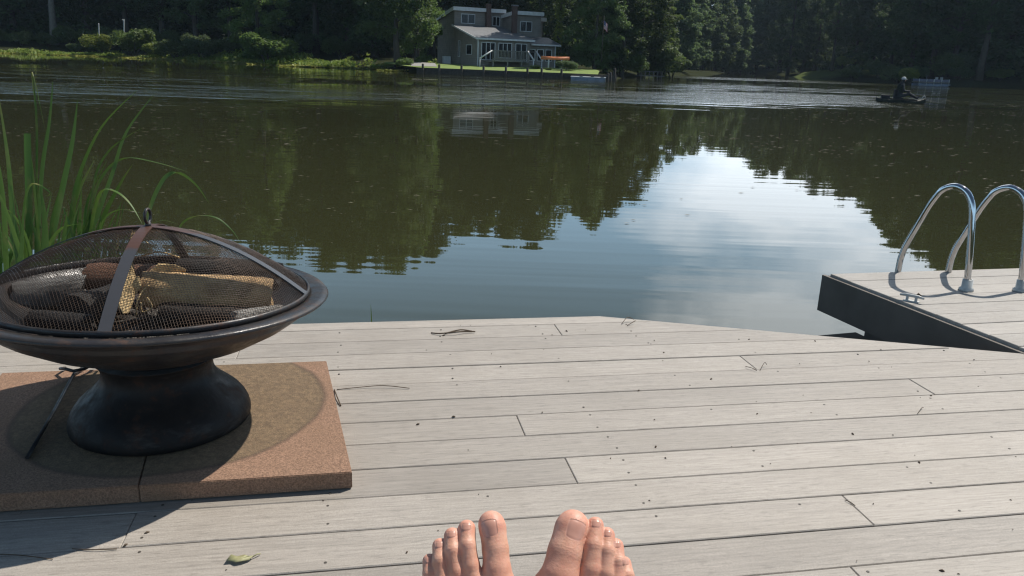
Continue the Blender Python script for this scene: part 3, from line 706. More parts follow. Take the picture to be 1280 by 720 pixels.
def hwin(a0, a1, z0, z1, b, div=1, side=False, name='window'):
    fr, gl = MB(), MB(); w = .055
    def bx(m, p0, p1, q0, q1, d0, d1):
        if side: hbox(m, d0, d1, p0, p1, q0, q1)
        else: hbox(m, p0, p1, d0, d1, q0, q1)
    e = b
    bx(fr, a0-w, a1+w, z1, z1+w, e-.06, e-.003); bx(fr, a0-w, a1+w, z0-w, z0, e-.06, e-.003)
    xs = [a0-w] + [a0+(a1-a0)*k/(div+1)-w/2 for k in range(1, div+1)] + [a1]
    for x in xs: bx(fr, x, x+w, z0, z1, e-.058, e-.003)
    bx(gl, a0, a1, z0, z1, e-.02, e-.004)
    o = hbuild(fr, name, 'white'); hbuild(gl, 'pane', 'glass', o)
hwin(.75, 2.2, 4.45, 5.3, 6.6)
hwin(4.3, 5.05, 4.35, 5.2, 6.6)
hwin(6.15, 7.4, 3.85, 4.75, 3.6)
hwin(1.6, 3.0, 1.35, 2.2, 0., 0, True)
hwin(4.9, 5.3, 1.1, 2.6, 0., 0, True)
FL = HG+.52
hwin(.4, 1.75, FL+.02, 2.45, 0., 2, name='sliding_door')
hwin(2.2, 3.55, FL+.25, 2.45, 0., 2)
hwin(4.05, 5.2, FL+.02, 2.45, 0., 1, name='sliding_door')
for a in (5.95, 6.9, 7.85): hwin(a, a+.62, .95, 2.0, .9, 0)
ac = MB(); hbox(ac, -1.0, -.2, 7.1, 7.5, G0+.5, G0+1.3); hbuild(ac, 'cooling_unit', 'white')
# porch deck of the house with its stairs (fixed to the house)
pd = MB(); hbox(pd, .6, 5.3, -2.3, -.01, FL-.14, FL); 
for a in (.7, 2.2, 3.7, 5.2): hbox(pd, a-.06, a+.06, -2.25, -2.13, G0, FL-.14)
porch = hbuild(pd, 'porch', 'oldwood')
rl = MB(); hbox(rl, .6, 4.3, -2.3, -2.22, FL+.82, FL+.9); hbox(rl, .6, 4.3, -2.28, -2.24, FL+.1, FL+.16)
for k in range(26): a = .62+k*.146; hbox(rl, a, a+.05, -2.28, -2.24, FL, FL+.82)
hbox(rl, 5.2, 5.28, -2.3, 0, FL+.82, FL+.9)
hbuild(rl, 'railing', 'oldwood', porch)
def stair(a0, a1, b0, da, db, side):                     # a flight going down with white handrails
    st = MB(); n = 4
    for k in range(n):
        if da: hbox(st, a0+da*k*.28-(.28 if da < 0 else 0), a0+da*k*.28+(0 if da < 0 else .28), b0, b0+1.0, FL-.18-k*.16, FL-.13-k*.16)
        else: hbox(st, a0, a1, b0-.28*(k+1), b0-.28*k, FL-.18-k*.16, FL-.13-k*.16)
    o = hbuild(st, 'stair', 'oldwood', porch)
    h = MB()
    if da:
        h.tube([hp(a0, b0+.02, FL+.85), hp(a0+da*1.3, b0+.02, FL+.1)], .07, 6)
        h.tube([hp(a0+da*1.25, b0+.02, G0), hp(a0+da*1.25, b0+.02, FL+.14)], .05, 6)
    else:
        for a in (a0, a1):
            h.tube([hp(a, b0, FL+.9), hp(a, b0-1.35, FL+.12)], .07, 6); h.tube([hp(a, b0-1.3, G0), hp(a, b0-1.3, FL+.14)], .05, 6)
    x = hbuild(h, 'handrail', 'white', o); x.matrix_parent_inverse = Matrix()
stair(.6, 0, -2.2, -1, 0, 0)
stair(4.3, 5.2, -2.3, 0, -1, 0)

# lawn behind the timber bulkhead
LZ = 0.02
lawn_poly = [(-9.0, 73.3), (6.7, 70.08), (7.4, 76), (7.4, 86), (-13, 88), (-13.5, 80)]
g = np.random.default_rng(4)
xs = np.linspace(-14, 10, 60); ys = np.linspace(69, 90, 54)
def pip(x, y, P):
    c = False
    for i in range(len(P)):
        a, b_ = P[i], P[i-1]
        if (a[1] > y) != (b_[1] > y) and x < (b_[0]-a[0])*(y-a[1])/(b_[1]-a[1])+a[0]: c = not c
    return c
mb = MB(); bmx = bmesh.new(); vv = [bmx.verts.new((x, y, 0)) for x, y in lawn_poly]; bmx.faces.new(vv)
bmesh.ops.triangulate(bmx, faces=bmx.faces[:]); bmesh.ops.subdivide_edges(bmx, edges=bmx.edges[:], cuts=12, use_grid_fill=True)
for v_ in bmx.verts: v_.co.z = LZ + np.clip((v_.co.y-(71.4-.207*v_.co.x)-.3)*.035, 0, .28)
me = bpy.data.meshes.new('lawn'); bmx.to_mesh(me); bmx.free()
MT['lawn'] = simple('mown_lawn', (.17, .23, .04), (.11, .165, .032), 1.2, .9, bmp=.3, bdist=.02)
o = bpy.data.objects.new('lawn', me); me.materials.append(MT['lawn']); COL.objects.link(o); struct(o)
MT['gravel'] = simple('pale_gravel', (.3, .29, .27), (.2, .19, .18), 14, .9, bmp=.4, bdist=.02)
gp = MB(); gc = []
for iy in range(9):
    for ix in range(6):
        yy_ = 75.5+iy*1.35; xx_ = bankx(514+ix*6.5-iy*.6, yy_); gc.append((xx_, yy_, LZ+.02+float(np.clip((yy_-(71.4-.207*xx_)-.3)*.035, 0, .28))+.03*iy*.3))
gp.add(gc, [(iy*6+ix, iy*6+ix+1, iy*6+ix+7, iy*6+ix+6) for iy in range(8) for ix in range(5)]); struct(gp.build('gravel_path', MT['gravel']))
A0, A1_ = Vector((-9.2, 73.1, 0)), Vector((8.25, 69.55, 0)); dA = (A1_-A0).normalized(); nA = Vector((-dA.y, dA.x, 0))
bh = thing('timber_bulkhead', A0, 'dark timber bulkhead with posts holding the lawn above the water', 'retaining wall')
mb = MB(); mb.box((A0+A1_)/2+nA*.1+Vector((0, 0, -.45)), ((A1_-A0).length, .16, .94), (dA, nA, Vector((0, 0, 1))))
mb.box(A0+nA*2.2+Vector((0, 0, -.45)), (.16, 4.2, .94), (dA, nA, Vector((0, 0, 1))))
o = mb.build('board_wall', MT['darkwood']); o.data.transform(Matrix.Translation(-A0)); o.parent = bh
for px in (529, 549.6, 577, 605, 632.5, 659.7, 677, 702):
    lo, hi = 0., 1.
    best = min(np.linspace(0, 1, 400), key=lambda k: abs(640+FPX*float(np.dot(np.array(A0.lerp(A1_, k))-CP, r_))/float(np.dot(np.array(A0.lerp(A1_, k))-CP, f_))-px))
    p = A0.lerp(A1_, best)-nA*.1
    mb = MB(); mb.tube([(p.x, p.y, -1.6), (p.x, p.y, .32), (p.x, p.y, .36)], [.11, .1, .06], 8); o = mb.build('post', MT['darkwood']); o.data.transform(Matrix.Translation(-A0)); o.parent = bh

# orange canoe upturned on a stand
c0 = aty(694, 73.5, 77.2)
cn = thing('upturned_canoe', (c0[0], c0[1], c0[2]), 'orange canoe lying upside down on a low stand beside the house', 'canoe')
vs, fs = [], []
ns, nk = 15, 8
for i in range(ns):
    s = i/(ns-1)*2-1; w = .42*(1-abs(s)**2.4); hh = .3+.12*abs(s)**3
    for k in range(nk+1):
        a = pi*k/nk; vs.append((s*1.35, w*cos(a), -.1+.0*s+hh*sin(a)**.8*(1-.25*abs(s)**4)))
for i in range(ns-1):
    for k in range(nk): q = i*(nk+1)+k; fs.append((q, q+1, q+nk+2, q+nk+1))
o = MB().add(vs, fs, True).build('hull', MT['orange'], cn)
md = o.modifiers.new('thick', 'SOLIDIFY'); md.thickness = .03
for s in (-.6, .6):
    mb = MB()
    mb.tube([(s, -.42, -.9), (s, -.3, -.12)], .07, 6); mb.tube([(s, .42, -.9), (s, .3, -.12)], .07, 6); mb.box((s, 0, -.14), (.12, .9, .1)); mb.build('trestle', MT['white'], cn)

# flag
fp = aty(752, 70, 78.); fz = float(fp[2])
fl = thing('flagpole', (fp[0], fp[1], fz), 'slim flagpole with a small striped flag hanging in front of the dark trees', 'flagpole')
MB().tube([(0, 0, -.6), (0, 0, 3.6)], [.035, .025], 8).build('pole', MT['darkwood'], fl)
flag = None; ns = 13
for part, m, r0_, r1_ in (('flag', 'white', 0, 13),):
    vs, fs = [], []
    W_, H_ = .36, .72
    mats = [MT['red'], MT['white'], MT['blue']]
    for i in range(14):
        for k in range(15):
            u_x = k/14; vs.append((.04+u_x*W_, .1*sin(u_x*9)*u_x, 3.2-H_*i/13-.35*u_x))
    me = bpy.data.meshes.new('flag'); me.from_pydata(vs, [], [(i*15+k, i*15+k+1, i*15+k+16, i*15+k+15) for i in range(13) for k in range(14)])
    for m_ in mats: me.materials.append(m_)
    for p in me.polygons:
        i, k = divmod(p.index, 14); p.material_index = 2 if (i < 7 and k < 6) else i % 2
    flag = bpy.data.objects.new('flag', me); COL.objects.link(flag); flag.parent = fl
    sm = MB()
    for a in range(5):
        for b_ in range(6): kx = (.5+b_)*.07*W_/1; x = .04+(b_+.5)/6*W_*6/14; zz = 3.2-H_*(a+.5)/13*7/5-.35*(x-.04)/W_; sm.box((x, .1*sin((x-.04)/W_*9)*(x-.04)/W_-.006, zz), (.012, .006, .016))
    sm.build('star', MT['white'], flag)

# floating swim dock moored at the end of the bulkhead
d0 = at(713, 99.2, WZ); d1 = at(757, 100.9, WZ); dx = Vector(d1-d0); ln = dx.length; dx.normalize(); dn_ = Vector((-dx.y, dx.x, 0))
fd = thing('floating_dock', (d0[0], d0[1], WZ), 'pale topped floating dock with a blue grey side at the right end of the bulkhead', 'dock', rz=atan2(dx.y, dx.x))
MB().box((ln/2, .7, .23), (ln, 1.4, .06), bev=.01).build('decking', MT['white'], fd)
MB().box((ln/2, .7, .02), (ln-.06, 1.32, .34), bev=.03).build('float', MT['float_blue'], fd)
for k in (.3, .62, .9): MB().box((ln*k, .05, .3), (.28, .12, .08), bev=.02).build('cleat', MT['darkwood'], fd)
PG = 'dark mooring posts at the end of the floating dock'
for px, yb, hz in ((759.5, 101.6, .62), (763, 101.2, .68), (767.5, 102, 1.05)):
    p = at(px, yb, WZ); mb = MB(); mb.tube([(0, 0, -1.2), (0, 0, hz-.04), (0, 0, hz)], [.1, .095, .06], 8); o = mb.build('mooring_post', MT['darkwood']); o.location = p
    tag(o, {759.5: 'short dark mooring post nearest the floating dock', 763: 'short dark mooring post in the middle of the cluster by the floating dock', 767.5: 'tallest dark mooring post beyond the floating dock'}[px], 'post', PG)
# low jetty with rails
j0 = at(800, 92.5, WZ); j1 = at(832, 94, WZ); dx = Vector(j1-j0); dx.z = 0
j0 = aty(800, 92.5, 88); j1 = aty(831, 94, 89); dx = Vector((j1[0]-j0[0], j1[1]-j0[1], 0)); ln = dx.length; dx.normalize()
jt = thing('railed_jetty', (j0[0], j0[1], WZ), 'low pale wooden jetty with a rail under the overhanging tree right of the flagpole', 'jetty', rz=atan2(dx.y, dx.x))
MB().box((ln/2, .6, .22), (ln, 1.2, .08)).build('decking', MT['oldwood'], jt)
MB().box((ln/2-.2, .05, .68), (ln-.5, .07, .07)).build('rail', MT['oldwood'], jt)
for k in range(6): MB().tube([(.15+k*(ln-.5)/5, .05, -1.), (.15+k*(ln-.5)/5, .05, .7)], .05, 6).build('post', MT['oldwood'], jt)

# pale posts on the left shore
for px, y0, y1, Y, lab in ((124.5, 47, 29, 101.5, 'shorter thin pale post leaning above the bright shrub on the left shore'), (155, 48, 24, 102.5, 'taller thin pale post with a broken top on the left shore')):
    p = aty(px, y0+12, Y); top = aty(px-1.2 if px < 130 else px, y1, Y)
    mb = MB(); q = [Vector(p)*(1-k)+Vector(top)*k for k in (0, .5, .97, 1)]
    mb.tube(q, [.075, .07, .065, .03], 7)
    if px > 140: mb.tube([q[2]+Vector((0, 0, -.15)), q[2]+Vector((-.18, 0, .05)), q[2]+Vector((-.3, 0, .02))], [.06, .05, .03], 6)
    o = mb.build('shore_post', MT['plastic_pale'], origin=p); tag(o, lab, 'post')

# pontoon boat moored on the right bank
b0 = at(1148, 106.8, WZ); b1_ = at(1186, 108.2, WZ); dx = Vector(b1_-b0); ln = dx.length; rzb = atan2(dx.y, dx.x)
pb = thing('pontoon_boat', (b0[0], b0[1], WZ), 'pontoon boat with mauve grey rail panels and pale seats moored under the dark trees', 'boat', rz=rzb)
for yy_ in (.35, 1.9): MB().tube([(-.1, yy_, .12), (.25, yy_, .1), (ln-.2, yy_, .1), (ln+.3, yy_, .2)], [.08, .24, .24, .06], 10).build('pontoon', MT['float_blue'], pb)
MB().box((ln/2, 1.1, .42), (ln, 2.3, .1), bev=.02).build('deck', MT['oldwood'], pb)
for k in range(4): MB().box((ln*(.12+.25*k), .05, .66), (ln*.21, .04, .3), bev=.01).build('rail_panel', MT['panel_mauve'], pb)
MB().box((ln/2, 2.15, .66), (ln*.95, .04, .3), bev=.01).build('rail_panel', MT['panel_mauve'], pb)
for k in range(5): MB().tube([(ln*(.01+.245*k), .05, .1), (ln*(.01+.245*k), .05, .86)], .04, 6).build('rail_post', MT['plastic_pale'], pb)
for a in (.62, .78):
    mb = MB(); mb.box((ln*a, 1.1, .72), (.55, .6, .12), bev=.03); mb.box((ln*a+.25, 1.1, .9), (.12, .6, .4), bev=.03); mb.box((ln*a, 1.1, .62), (.14, .14, .34)); mb.build('seat', MT['plastic_pale'], pb)
MB().tube([(ln*.36, 1.2, .5), (ln*.36, 1.2, 1.2), (ln*.36, 1.2, 1.28)], [.04, .04, .1], 6).build('lamp_post', MT['panel_mauve'], pb)

# ------------------------------------------------------------------ signed distance bodies
def cone(P, a, b, r1, r2):                                  # distance to a tapered capsule
    a = np.array(a, float); b = np.array(b, float); d = b-a; L2 = d@d
    tt = np.clip(((P-a)@d)/L2, 0, 1); q = P-a-tt[..., None]*d
    return np.sqrt((q*q).sum(-1)) - (r1+(r2-r1)*tt)
def smin(a, b, k):
    h = np.clip(.5+.5*(b-a)/k, 0, 1); return b+(a-b)*h-k*h*(1-h)
def surfnet(F, o, h):
    s = F < 0; nx, ny, nz = F.shape
    cor = [(i, j, k) for i in (0, 1) for j in (0, 1) for k in (0, 1)]
    sub = lambda A, c: A[c[0]:nx-1+c[0], c[1]:ny-1+c[1], c[2]:nz-1+c[2]]
    cnt = np.zeros((nx-1, ny-1, nz-1)); acc = np.zeros((nx-1, ny-1, nz-1, 3))
    for i in range(8):
        for j in range(i+1, 8):
            a, b = cor[i], cor[j]
            if sum(abs(a[q]-b[q]) for q in range(3)) != 1: continue
            fa, fb = sub(F, a), sub(F, b); x = (fa < 0) != (fb < 0)
            tt = np.where(x, fa/np.where(x, fa-fb, 1), 0)
            for q in range(3): acc[..., q] += np.where(x, a[q]+(b[q]-a[q])*tt, 0)
            cnt += x
    act = cnt > 0; ids = -np.ones(act.shape, int); ids[act] = np.arange(act.sum())
    base = np.stack(np.nonzero(act), 1); V = o + h*(base+acc[act]/cnt[act][:, None])
    Fs = []
    for ax in range(3):
        u, v = (ax+1) % 3, (ax+2) % 3
        A = np.take(s, np.arange(s.shape[ax]-1), ax); B = np.take(s, np.arange(1, s.shape[ax]), ax)
        I = np.stack(np.nonzero(A != B), 1)
        I = I[(I[:, u] > 0) & (I[:, v] > 0) & (I[:, u] < s.shape[u]-1) & (I[:, v] < s.shape[v]-1)]
        def cid(du, dv):
            J = I.copy(); J[:, u] += du; J[:, v] += dv; return ids[J[:, 0], J[:, 1], J[:, 2]]
        q = np.stack([cid(-1, -1), cid(0, -1), cid(0, 0), cid(-1, 0)], 1)
        fl_ = ~A[I[:, 0], I[:, 1], I[:, 2]]; q[fl_] = q[fl_][:, ::-1]; Fs.append(q)
    return V, np.concatenate(Fs)

# ------------------------------------------------------------------ angler in the kayak
k0 = at(1125, 128.5, WZ); kz = WZ
kd = thing('fishing_kayak', (k0[0], k0[1], kz), 'low dark fishing kayak out on the lake near the right bank', 'kayak', rz=radians(-16))
vs, fs = [], []; ns = 23; nk = 12
for i in range(ns):
    s = i/(ns-1)*2-1; w = max(.03, .40*(1-abs(s)**2.6)); 
    zt = .17+.10*max(0, s)**4+.07*max(0, -s)**4; zb = -.12+.16*abs(s)**5
    for k in range(nk):
        a = 2*pi*k/nk; y = w*cos(a); z = (zt+zb)/2+(zt-zb)/2*max(-1, min(1, 1.35*sin(a)))
        vs.append((s*1.2, y, z))
for i in range(ns-1):
    for k in range(nk): fs.append((i*nk+k, i*nk+(k+1) % nk, (i+1)*nk+(k+1) % nk, (i+1)*nk+k))
fs += [tuple(range(nk))[::-1], tuple((ns-1)*nk+k for k in range(nk))]
MB().add(vs, fs, True).build('hull', MT['hull_dark'], kd)
mb = MB(); mb.box((-.12, 0, .23), (.42, .44, .06), bev=.02); mb.box((-.33, 0, .45), (.06, .42, .46), bev=.02); mb.build('seat', MT['jacket'], kd)
cr = MB(); cr.box((-.75, 0, .27), (.4, .36, .2), bev=.03); o = cr.build('tackle_crate', MT['jacket']); o.parent = None
cw = Matrix.Translation(kd.location) @ Matrix.Rotation(radians(-16), 4, 'Z'); o.matrix_world = cw; tag(o, 'small dark tackle crate on the kayak behind the seated angler', 'crate')
sw = MB(); sw.tube([(.98, 0, .17), (1.05, 0, .36), (1.12, 0, .4), (1.17, 0, .33)], .018, 6); sw.build('bow_handle', MT['white'], kd)
st = MB(); st.box((0, .365, .18), (1.5, .03, .03)); st.box((0, -.365, .18), (1.5, .03, .03)); st.build('side_strip', MT['darkwood'], kd)
hgrid = .022; lo = np.array([-.5, -.5, .18]); hi = np.array([.95, .5, 1.42]); n3 = np.ceil((hi-lo)/hgrid).astype(int)
X = np.stack(np.meshgrid(*[lo[i]+hgrid*np.arange(n3[i]) for i in range(3)], indexing='ij'), -1)
D = cone(X, (-.14, 0, .36), (-.10, 0, .62), .17, .17)
D = smin(D, cone(X, (-.10, 0, .62), (-.05, 0, .92), .165, .14), .06)
for sg in (-1, 1):
    D = smin(D, cone(X, (-.05, sg*.02, .90), (-.04, sg*.19, .88), .11, .085), .06)
    D = smin(D, cone(X, (-.04, sg*.21, .87), (.06, sg*.27, .62), .065, .052), .03)
    D = smin(D, cone(X, (.06, sg*.27, .62), (.28, sg*.16, .60), .05, .035), .03)
    D = smin(D, cone(X, (.28, sg*.16, .60), (.36, sg*.12, .61), .042, .035), .02)
    D = smin(D, cone(X, (-.1, sg*.10, .34), (.36, sg*.15, .47), .10, .075), .05)
    D = smin(D, cone(X, (.36, sg*.15, .47), (.76, sg*.12, .27), .07, .045), .03)
    D = smin(D, cone(X, (.76, sg*.12, .25), (.82, sg*.12, .36), .045, .035), .03)
D = smin(D, cone(X, (-.04, 0, .98), (-.01, 0, 1.10), .06, .055), .03)
D = smin(D, cone(X, (.01, 0, 1.14), (-.01, 0, 1.22), .085, .10), .03)
D = smin(D, cone(X, (.10, 0, 1.16), (.115, 0, 1.145), .016, .018), .02)
V, F = surfnet(D, lo, hgrid)
ag = npmesh('person', V, F, MT['jacket'], smooth=True); ag.matrix_world = cw
tag(ag, 'person in dark clothes and a pale cap sitting on the kayak facing the right bank', 'person')
cpm = MB(); cpm.lathe([(.112, -.02), (.115, .03), (.10, .08), (.06, .115), (.001, .128)], 16, (-.005, 0, 1.20)); cpm.box((.13, 0, 1.195), (.1, .13, .015), bev=.005); cpm.build('cap', MT['cap'], ag)
fc = MB(); fc.lathe([(.001, -.06), (.05, -.05), (.075, 0), (.07, .04), (.001, .06)], 12, (.035, 0, 1.14)); fc.build('face', MT['skin'], ag)
vst = MB(); vst.lathe([(.185, -.16), (.2, 0), (.19, .14), (.15, .26)], 18, (-.08, 0, .70)); vst.build('life_vest', MT['hull_dark'], ag)
rd = MB(); rd.tube([(.2, .13, .58), (.5, .13, .72), (1.35, .2, 1.1)], [.016, .012, .004], 6); o = rd.build('fishing_rod', MT['jacket']); o.matrix_world = cw
tag(o, 'thin fishing rod held out over the bow by the person in the kayak', 'fishing rod')


# ------------------------------------------------------------------ decks
def clip(poly, p, n):                                      # keep the side where (q-p).n <= 0
    out = []
    for i in range(len(poly)):
        a, b = poly[i], poly[(i+1) % len(poly)]; da = (a[0]-p[0])*n[0]+(a[1]-p[1])*n[1]; db = (b[0]-p[0])*n[0]+(b[1]-p[1])*n[1]
        if da <= 0: out.append(a)
        if (da < 0) != (db < 0) and abs(da-db) > 1e-12: k = da/(da-db); out.append((a[0]+(b[0]-a[0])*k, a[1]+(b[1]-a[1])*k))
    return out
def inset(poly, d):
    n = len(poly); cx = sum(p[0] for p in poly)/n; cy = sum(p[1] for p in poly)/n; out = list(poly)
    for i in range(n):
        a, b = poly[i], poly[(i+1) % n]; e = (b[0]-a[0], b[1]-a[1]); l = math.hypot(*e)
        if l < 1e-6: continue
        nn = (e[1]/l, -e[0]/l)
        if (cx-a[0])*nn[0]+(cy-a[1])*nn[1] > 0: nn = (-nn[0], -nn[1])
        out = clip(out, (a[0]-nn[0]*d, a[1]-nn[1]*d), nn)
    return out
def dedupe(p):
    o = []
    for q in p:
        if not o or math.hypot(q[0]-o[-1][0], q[1]-o[-1][1]) > 1e-5: o.append(q)
    if len(o) > 1 and math.hypot(o[0][0]-o[-1][0], o[0][1]-o[-1][1]) < 1e-5: o.pop()
    return o
def boards(mb, poly, ang, seams, cuts, zt, th=.025, gap=.0035, ch=.0022, smin_=-9, smax_=9):
    c, s = cos(ang), sin(ang); rngb = random.Random(3)
    for i in range(len(seams)-1):
        n0, n1 = seams[i]+gap/2, seams[i+1]-gap/2
        cs = [smin_]+sorted(cuts.get(i, []))+[smax_]
        for j in range(len(cs)-1):
            q = [(a*c-b*s, a*s+b*c) for a, b in ((cs[j]+.0007, n0), (cs[j+1]-.0007, n0), (cs[j+1]-.0007, n1), (cs[j]+.0007, n1))]
            for k in range(len(poly)):
                a, b = poly[k], poly[(k+1) % len(poly)]; e = (b[0]-a[0], b[1]-a[1]); q = clip(q, a, (e[1], -e[0]))
                if len(q) < 3: break
            q = dedupe(q)
            if len(q) < 3: continue
            t_ = inset(q, ch)
            dz = rngb.uniform(-.0012, .0012)
            if len(t_) != len(q): t_ = q
            n = len(q)
            vs = [(x, y, zt-th) for x, y in q]+[(x, y, zt-ch+dz) for x, y in q]+[(x, y, zt+dz) for x, y in t_]
            fs = [tuple(range(n))[::-1], tuple(range(2*n, 3*n))]
            for r in (0, 1): fs += [(r*n+k, r*n+(k+1) % n, (r+1)*n+(k+1) % n, (r+1)*n+k) for k in range(n)]
            mb.add(vs, fs)
uA = (cos(A1), sin(A1)); nA1 = (-sin(A1), cos(A1))
def sn(p): return (p[0]*uA[0]+p[1]*uA[1], p[0]*nA1[0]+p[1]*nA1[1])
def un(s, n): return (s*uA[0]+n*nA1[0], s*uA[1]+n*nA1[1])
NE = 3.198
corner = un(1.025, NE); AE = radians(-9.8)
eR = (corner[0]+7*cos(AE), corner[1]+7*sin(AE))
deck_poly = [un(-7, -1.6), un(7, -1.6), eR, corner, un(-7, NE)]
PITCHB = .1445
seams = [1.671+k*PITCHB for k in range(-22, 11)]+[NE+.001]
def cut_at(px, py):
    p = at(px, py); s_, n_ = sn(p); i = max(k for k in range(len(seams)) if seams[k] <= n_) if n_ > seams[0] else 0
    return i, s_
cuts = {}
for px, py in ((651, 532), (713, 586), (699, 414), (157, 670), (934, 452), (1160, 488), (1068, 714), (1062, 628), (80, 410), (-120, 560), (300, 436), (1330, 560), (1500, 620), (-300, 480)):
    i, s_ = cut_at(px, py); cuts.setdefault(i, []).append(s_)
deck = thing('timber_deck', (0, 0, 0), 'pale weathered deck of long boards that the fire bowl and feet are on', 'deck')
mb = MB(); boards(mb, deck_poly, A1, seams, cuts, 0.)
mb.build('decking', MT['deck'], deck)
mb = MB()
fa, fb = Vector((*un(-7, NE), 0)), Vector((*corner, 0)); e1 = (fb-fa).normalized(); m1 = Vector((-e1.y, e1.x, 0))
mb.box((fa+fb)/2+m1*.013+Vector((0, 0, -.105)), ((fb-fa).length+.02, .022, .2), (e1, m1, Vector((0, 0, 1))), .002)
fc_ = Vector((*eR, 0)); e2 = (fc_-fb).normalized(); m2 = Vector((-e2.y, e2.x, 0))
mb.box((fc_+fb)/2+m2*.013+Vector((0, 0, -.105)), ((fc_-fb).length, .022, .2), (e2, m2, Vector((0, 0, 1))), .002)
mb.build('fascia_board', MT['deck'], deck)
mb = MB(); zz = Vector((0, 0, 1)); U3, N3 = Vector((*uA, 0)), Vector((*nA1, 0))
JS = [-6.6+.406*k for k in range(34)]
for s_ in JS:
    nmax = NE-.05 if s_ < 1.0 else NE-.05-(s_-1.025)*math.tan(A1-AE)
    mb.box(U3*s_+N3*((nmax-1.5)/2)+zz*-.12, (.04, nmax+1.5, .18), (U3, N3, zz))
mb.build('joist', MT['joist'], deck)
mb = MB(); rs_ = random.Random(11)
for i in range(len(seams)-1):
    for s_ in JS:
        if rs_.random() < .12: continue
        w = seams[i+1]-seams[i]
        for q in ((.22, .78) if w > .1 else (.5,)):
            s2, n2 = s_+rs_.uniform(-.012, .012), seams[i]+w*q+rs_.uniform(-.008, .008)
            if n2 > NE-.02 or (s2 > 1.0 and n2 > NE-.04-(s2-1.025)*math.tan(A1-AE)): continue
            if rs_.random() < .35: continue
            p = un(s2, n2); mb.tube([(p[0], p[1], -.004), (p[0], p[1], .0016)], [.0042, .0036], 6)
mb.build('screw', MT['screw'], deck)

# floating dock with the swim ladder
D0 = (1.75, 4.203); Dn = (2.132, 3.065)
de = Vector((2.561-1.75, 4.399-4.203)).normalized()
Dfr = (D0[0]+de.x*3.2, D0[1]+de.y*3.2)
DR = (Dfr[0]+.36, Dfr[1]-1.9)
yl = lambda x: corner[1]+math.tan(AE)*(x-corner[0])+.04
dpoly = [Dn, (DR[0], yl(DR[0])), DR, Dfr, D0]
dk = thing('swim_dock', (0, 0, 0), 'second boarded dock with a dark side beyond the right corner of the deck', 'dock')
AD = atan2(de.y, de.x); cD, sD = cos(AD), sin(AD)
nmax = -D0[0]*sD+D0[1]*cD
mb = MB(); boards(mb, dpoly, AD, [nmax+.001-PITCHB*k for k in range(16)][::-1], {3: [2.9], 7: [3.4], 11: [3.6]}, .012)
mb.build('decking', MT['dock'], dk)
mb = MB(); e = Vector((Dn[0]-D0[0], Dn[1]-D0[1], 0)); ln = e.length; e.normalize(); m_ = Vector((-e.y, e.x, 0))
if m_.x > 0: m_ = -m_
mb.box((Vector((*D0, 0))+Vector((*Dn, 0)))/2+m_*.012-e*.01+zz*-.105, (ln+.06, .02, .205), (e, m_, zz), .002)
e3 = Vector((de.x, de.y, 0)); m3 = Vector((-de.y, de.x, 0))
mb.box(Vector((*D0, 0))+e3*1.6+m3*.012+zz*-.105, (3.2, .02, .205), (e3, m3, zz), .002)
mb.build('fascia_board', MT['fascia'], dk)
mb = MB(); mb.box((Vector((*D0, 0))+Vector((*Dn, 0)))/2-m_*.55+zz*-.31, (ln-.3, .8, .32), (e, m_, zz), .02)
mb.build('float', MT['fascia'], dk)
mb = MB(); mb.box((Vector((*D0, 0))+Vector((*Dn, 0)))/2-m_*.05+zz*-.36, (ln-.12, .26, .08), (e, m_, zz), .004)
mb.build('float_beam', MT['darkwood'], dk)

# swim ladder
B1 = Vector((2.362, 3.959, .012)); B2v = Vector(at(1275, 364, .012)); dl = Vector((-.467, .884, 0))
side = (B2v-B1); side.z = 0
lad = thing('swim_ladder', B1, 'polished steel swim ladder with two looped handrails on the second dock', 'ladder')
prof = [(.0, 0.), (.010, .12), (.024, .234), (.042, .36), (.055, .43), (.082, .482), (.118, .51), (.16, .519), (.20, .509), (.236, .485), (.262, .45), (.30, .375), (.345, .26), (.385, .155), (.398, .10), (.404, .04), (.404, -.2), (.404, -.75)]
def smoothpts(P, k=4):
    P = [np.array(p, float) for p in P]; out = []
    for i in range(len(P)-1):
        p0, p1, p2, p3 = P[max(i-1, 0)], P[i], P[i+1], P[min(i+2, len(P)-1)]
        for j in range(k):
            x = j/k; out.append(.5*((2*p1)+(-p0+p2)*x+(2*p0-5*p1+4*p2-p3)*x*x+(-p0+3*p1-3*p2+p3)*x**3))
    return out+[P[-1]]
for k in (0, 1):
    mb = MB(); mb.tube([side*k+dl*s_+zz*z_ for s_, z_ in smoothpts(prof)], .0165, 14); rl = mb.build('handrail', MT['chrome'], lad)
    mb = MB(); mb.lathe([(.0, .0), (.036, .0), (.036, .012), (.026, .018), (.025, .06), (.0166, .062)], 20, side*k); mb.build('collar', MT['plastic_pale'], rl)
for z_ in (-.2, -.45, -.7):
    mb = MB(); mb.box(side*.5+dl*.404+zz*z_, (side.length, .08, .02), (side.normalized(), dl, zz), .004); mb.build('step', MT['chrome'], lad)

